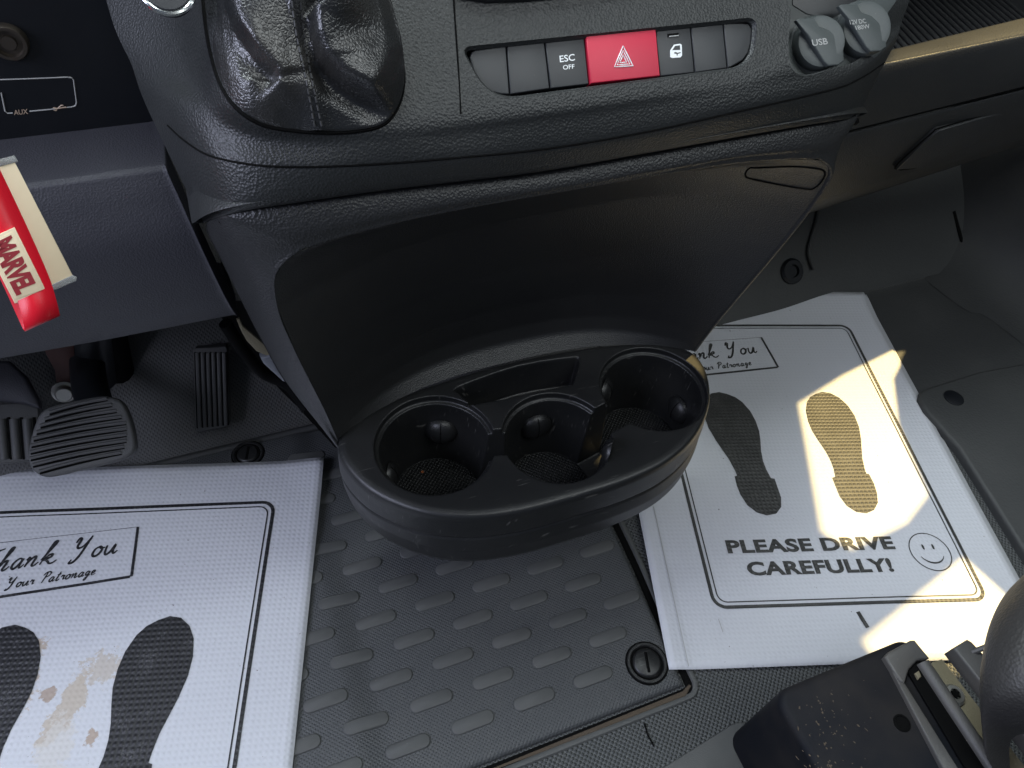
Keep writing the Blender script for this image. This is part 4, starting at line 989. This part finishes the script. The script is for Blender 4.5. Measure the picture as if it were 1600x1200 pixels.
# ribbed shelf liner behind the lip
ob('shelf', ([Vector(p) for p in ((.36, .43, .385), (.82, .415, .385), (.82, .70, .385), (.36, .70, .385), (.36, .70, .36), (.82, .70, .36), (.82, .415, .36), (.36, .43, .36))], [(0, 1, 2, 3), (7, 6, 5, 4)]), GLOVE, glove, smooth=False)
ribm = bpy.data.meshes.new('rib'); v, f = tube([Vector((0, 0, 0)), Vector((0.02, .07, 0)), Vector((.05, .17, 0))], .0026, 8, flat=.8)
ribm.from_pydata([tuple(q) for q in v], [], f); ribm.shade_smooth(); ribm.materials.append(FOOT)
for k in range(34):
    o = bpy.data.objects.new('rib', ribm); COL.objects.link(o); o.location = (.46+.0085*k, .432, .386); attach(o, glove); 
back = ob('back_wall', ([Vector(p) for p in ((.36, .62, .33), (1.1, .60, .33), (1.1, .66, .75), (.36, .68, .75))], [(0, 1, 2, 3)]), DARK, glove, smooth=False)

# passenger footwell
well = empty('footwell_liner', (0.8, 0.6, 0), 'dark plastic liner closing the passenger footwell beneath the glove box', 'footwell liner')
ob('toe_panel', patch([[Vector((x, y, z)) for x in (.36, .55, .75, .95, 1.05)] for y, z in ((.5225, .004), (.532, .010), (.555, .030), (.60, .078), (.68, .16), (.74, .25), (.77, .40))], 4, 4), FOOT, well)
ob('side_panel', patch([[Vector((x-d, y-.9*d*(y > .5), z)) for (x, y) in ((1.04, -.3), (1.035, .2), (1.02, .42), (.995, .55), (.97, .78))] for z, d in ((.001, .10), (.008, .06), (.03, .025), (.07, .007), (.14, 0), (.24, 0), (.34, 0))], 4, 3), FOOT, well)
def ont(px, py, l=0.0): return onp(px, py, l, Vector((0, -.70, .715)).normalized(), Vector((0, .545, .02)))
ob('corner_gap', tube(spline([ont(*p, .001) for p in [(1490, 330), (1510, 400), (1535, 470), (1562, 560)]], 6), .004, 8, flat=.6), GAP, well)
ob('grommet', lathe([(.018, -.004), (.018, .003), (.015, .006), (.009, .006), (.008, .002), (.0001, .002)], ont(1236, 424), Vector((0, -.7, .715)), 28), DARK, well)
ob('cable', tube(spline([ont(*p, .006) for p in [(1280, 318), (1276, 345), (1268, 372), (1264, 395), (1272, 420)]], 6), .0030, 8), FOOT, well)

step = empty('floor_box_cover', (0.85, 0.2, 0), 'dark raised floor cover with rounded corner right of the passenger mat', 'floor cover')
sp_ = [onz(*p, .012) for p in [(1436, 622), (1438, 612), (1448, 606), (1530, 580), (1640, 560), (1900, 700), (1900, 1100), (1690, 1000), (1600, 858), (1500, 700), (1446, 640)]]
ob('cover', slab([p-Vector((0, 0, .012)) for p in ccw(sp_, UP)], UP, .012, .004), FOOT, step)
ob('plug', lathe([(.012, 0), (.012, .001), (.009, .002), (.0001, .002)], onz(1490, 622, .012), UP, 20), DARK, step)

# ------------------------------------------------------------------ seat base in the lower right corner
seat = empty('seat_pedestal', (0.36, -.05, 0), 'scuffed black plastic seat base with metal slide rail in the corner', 'seat base')
ZT = .12
X0 = .272; X1 = .402; Y1 = .079
bx = rbox(X0, X1+.002, -.32, Y1, 0, ZT, .014, .006, 8)
ob('cover', bx, SEATP, seat)
def scuff_tube(px, r_): ob('scuff', tube([onz(*p, ZT+.0001) for p in px], r_*.45, 5, flat=.25), DUST, seat)
for k in range(70):                                   # chips and dried dirt, densest along the worn left side
    cx_, cy_ = (random.gauss(1285, 22), random.uniform(1092, 1200)) if k < 48 else (random.uniform(1270, 1380), random.uniform(1060, 1200))
    a_ = random.uniform(.6, 1.5); l_ = abs(random.gauss(0, 3.2))+.8
    if cy_ < 1080-(cx_-1230)*.36+14 or cx_ < 1240: continue
    ob('scuff', tube([onz(cx_, cy_, ZT+.0001), onz(cx_+l_*.5*math.cos(a_)+random.gauss(0, .6), cy_+l_*.5*math.sin(a_), ZT+.0001), onz(cx_+l_*math.cos(a_), cy_+l_*math.sin(a_), ZT+.0001)], [.0002, random.uniform(.0003, .0009), .0002], 5, flat=.2), DUST, seat)
hc = onz(1409, 1130, ZT)
ob('hole', lathe([(.0062, -.001), (.0062, .0006), (.0050, .0008), (.0046, .0002), (.0001, .0002)], hc, UP, 20), GAP, seat)
ob('rail_cap', slab(ccw([onz(*p, ZT) for p in [(1377, 1030), (1384, 1022), (1418, 1004), (1424, 1004), (1447, 1032), (1443, 1034), (1428, 1036), (1415, 1050), (1408, 1072), (1400, 1068)]], UP), UP, .006, .002), RAIL, seat)
ob('rail_edge', slab(ccw([onz(*p, ZT) for p in [(1390, 1052), (1410, 1070), (1500, 1215), (1475, 1215)]], UP), UP, .0045, .0015), RAIL, seat)
ob('slot', slab(ccw([onz(*p, ZT+.001) for p in [(1416, 1050), (1428, 1034), (1442, 1036), (1560, 1215), (1515, 1215)]], UP), UP, .002, .0003), GAP, seat)
ob('slot_stop', slab(ccw([onz(*p, ZT+.003) for p in [(1428, 1053), (1434, 1049), (1438, 1058), (1433, 1063)]], UP), UP, .002, .0006), BEIGE, seat)
ob('rail_side', tube([onz(*p, ZT+.003) for p in [(1441, 1036), (1480, 1095), (1560, 1215)]], .0055, 10), RAIL, seat)
ob('rail_plate', slab(ccw([onz(*p, ZT-.012) for p in [(1450, 1038), (1470, 1031), (1600, 1200), (1560, 1215)]], UP), UP, .002, .0005), BEIGE, seat)
sc = onz(1490, 1086, ZT-.009)
scr = ob('screw', lathe([(.0082, -.002), (.0082, .0008), (.0066, .0026), (.0040, .0030), (.0036, .0012), (.0001, .0012)], sc, UP, 28), STEEL, seat)
star = [sc+Vector((math.cos(k*math.pi/6)*(.0040 if k % 2 == 0 else .0026), math.sin(k*math.pi/6)*(.0040 if k % 2 == 0 else .0026), .0022)) for k in range(12)]
ob('socket', slab(ccw(star, UP), UP, .0010, .0001, 1), GAP, scr)
ob('outer_rail', slab(ccw([onz(*p, ZT-.01) for p in [(1475, 1022), (1498, 1008), (1505, 1012), (1545, 1055), (1600, 1130), (1600, 1180)]], UP), UP, .014, .003), RAIL, seat)
ob('release_bar', tube([onz(1512, 1022, ZT), onz(1540, 1011, ZT+.01), onz(1580, 992, ZT+.02)], .0022, 8), RAIL, seat)
cush = empty('seat_cushion', (0.52, -.05, .15), 'dark grey rounded seat cushion edge at the right border', 'seat')
rows = []
for px, py, z in ((1620, 890, .22), (1596, 915, .22), (1578, 950, .225), (1566, 1000, .225), (1563, 1050, .22), (1568, 1095, .21), (1585, 1130, .19), (1610, 1146, .17)):
    q = onz(px, py, z); rows.append([q+Vector((.01, -.02, -.06)), q+Vector((.002, .0, -.025)), q, q+Vector((.012, -.012, .018)), q+Vector((.05, -.05, .03)), q+Vector((.2, -.15, .03))])
ob('cushion', patch(rows, 5, 5), SEATF, cush, angle=80)

# ------------------------------------------------------------------ cab shell outside the frame: added panel with holes cut for the sun patches, roof keeps the sun out
DX = 1.06
def tomask(p):
    t = (DX-p.x)/SUN.x; q = p+SUN*t; return (q.y, q.z)
def fl(*pxs, z=0.006): return [onz(*p, z) for p in pxs]
H1 = [tomask(p) for p in fl((1249, 630), (1320, 585), (1398, 546), (1424, 541), (1400, 590), (1408, 660), (1455, 770), (1420, 815), (1330, 858), (1286, 830))]
H2 = [tomask(p) for p in fl((1350, 1002), (1510, 868), (1590, 940), (1590, 1000), (1500, 1050), (1380, 1040))]
ED = [Vector((XC+interp(EDGE, t)[0], interp(EDGE, t)[1], interp(EDGE, t)[2])) for t in (.48, .55, .62, .7, .85)]
H3 = [tomask(p+Vector((0, -.012, 0))) for p in ED]+[tomask(p+Vector((0, .010, .004))) for p in ED[::-1]]
H5 = [tomask(onz(px, py, .2)) for px, py in ((982, 659), (990, 657), (1004, 667), (994, 669))]
H6 = [tomask(Vector(p)) for p in ((.304, .338, .2), (.334, .314, .2), (.342, .340, .2), (.336, .362, .21), (.310, .368, .203))]
H4 = [tomask(p) for p in (ony(1375, 112, .419), ony(1395, 72, .450), ony(1640, 18, .440), ony(1640, 66, .410))]
from mathutils.geometry import delaunay_2d_cdt
def tidy(P):
    cy_, cz_ = sum(p[0] for p in P)/len(P), sum(p[1] for p in P)/len(P)
    return sorted(P, key=lambda p: math.atan2(p[1]-cz_, p[0]-cy_))
def inside(p, P):
    c = False
    for i in range(len(P)):
        (x0, y0), (x1, y1) = P[i-1], P[i]
        if (y0 > p[1]) != (y1 > p[1]) and p[0] < (x1-x0)*(p[1]-y0)/(y1-y0)+x0: c = not c
    return c
HS = [H1, tidy(H2), H3, tidy(H4), tidy(H6)]
pts, eds = [], []
for P in [[(-.9, 0), (1.3, 0), (1.3, 1.75), (-.9, 1.75)]]+HS:
    k = len(pts); pts += [Vector(p) for p in P]; eds += [(k+i, k+(i+1) % len(P)) for i in range(len(P))]
dv_, _, df_, *_r = delaunay_2d_cdt(pts, eds, [], 0, 1e-6)
keep = [f for f in df_ if not any(inside(sum((dv_[i] for i in f), Vector((0, 0)))/3, P) for P in HS)]
door = ob('sun_mask_panel', ([Vector((DX, p.x, p.y)) for p in dv_], [tuple(f) for f in keep]), FOOT, None, smooth=False)  # unseen sun mask, openings projected back from the wanted patches
door.modifiers.new('thickness', 'SOLIDIFY').thickness = .004
tag(door, 'grey added panel out of frame on the right with openings shaped for the sun patches', 'door')
dtop = ob('dashboard', patch([[Vector((x, y, z)) for x in (-1.0, -.5, 0, .5, 1.04)] for y, z in ((.50, .585), (.505, .615), (.55, .64), (.75, .66), (1.05, .67))], 4, 4), FOOT)
tag(dtop, 'dark upper dashboard running below the windscreen above the picture', 'dashboard')
roof = ob('roof', ([Vector(p) for p in ((-.25, -.9, 1.74), (1.08, -.9, 1.74), (1.08, 1.3, 1.74), (-.25, 1.3, 1.74), (-.25, -.9, 1.76), (1.08, -.9, 1.76), (1.08, 1.3, 1.76), (-.25, 1.3, 1.76))], [(3, 2, 1, 0), (4, 5, 6, 7), (0, 1, 5, 4), (1, 2, 6, 5), (2, 3, 7, 6), (3, 0, 4, 7)]), nmat('headliner', (.55, .55, .54), .9)[0], None, smooth=False)
tag(roof, kind='structure')
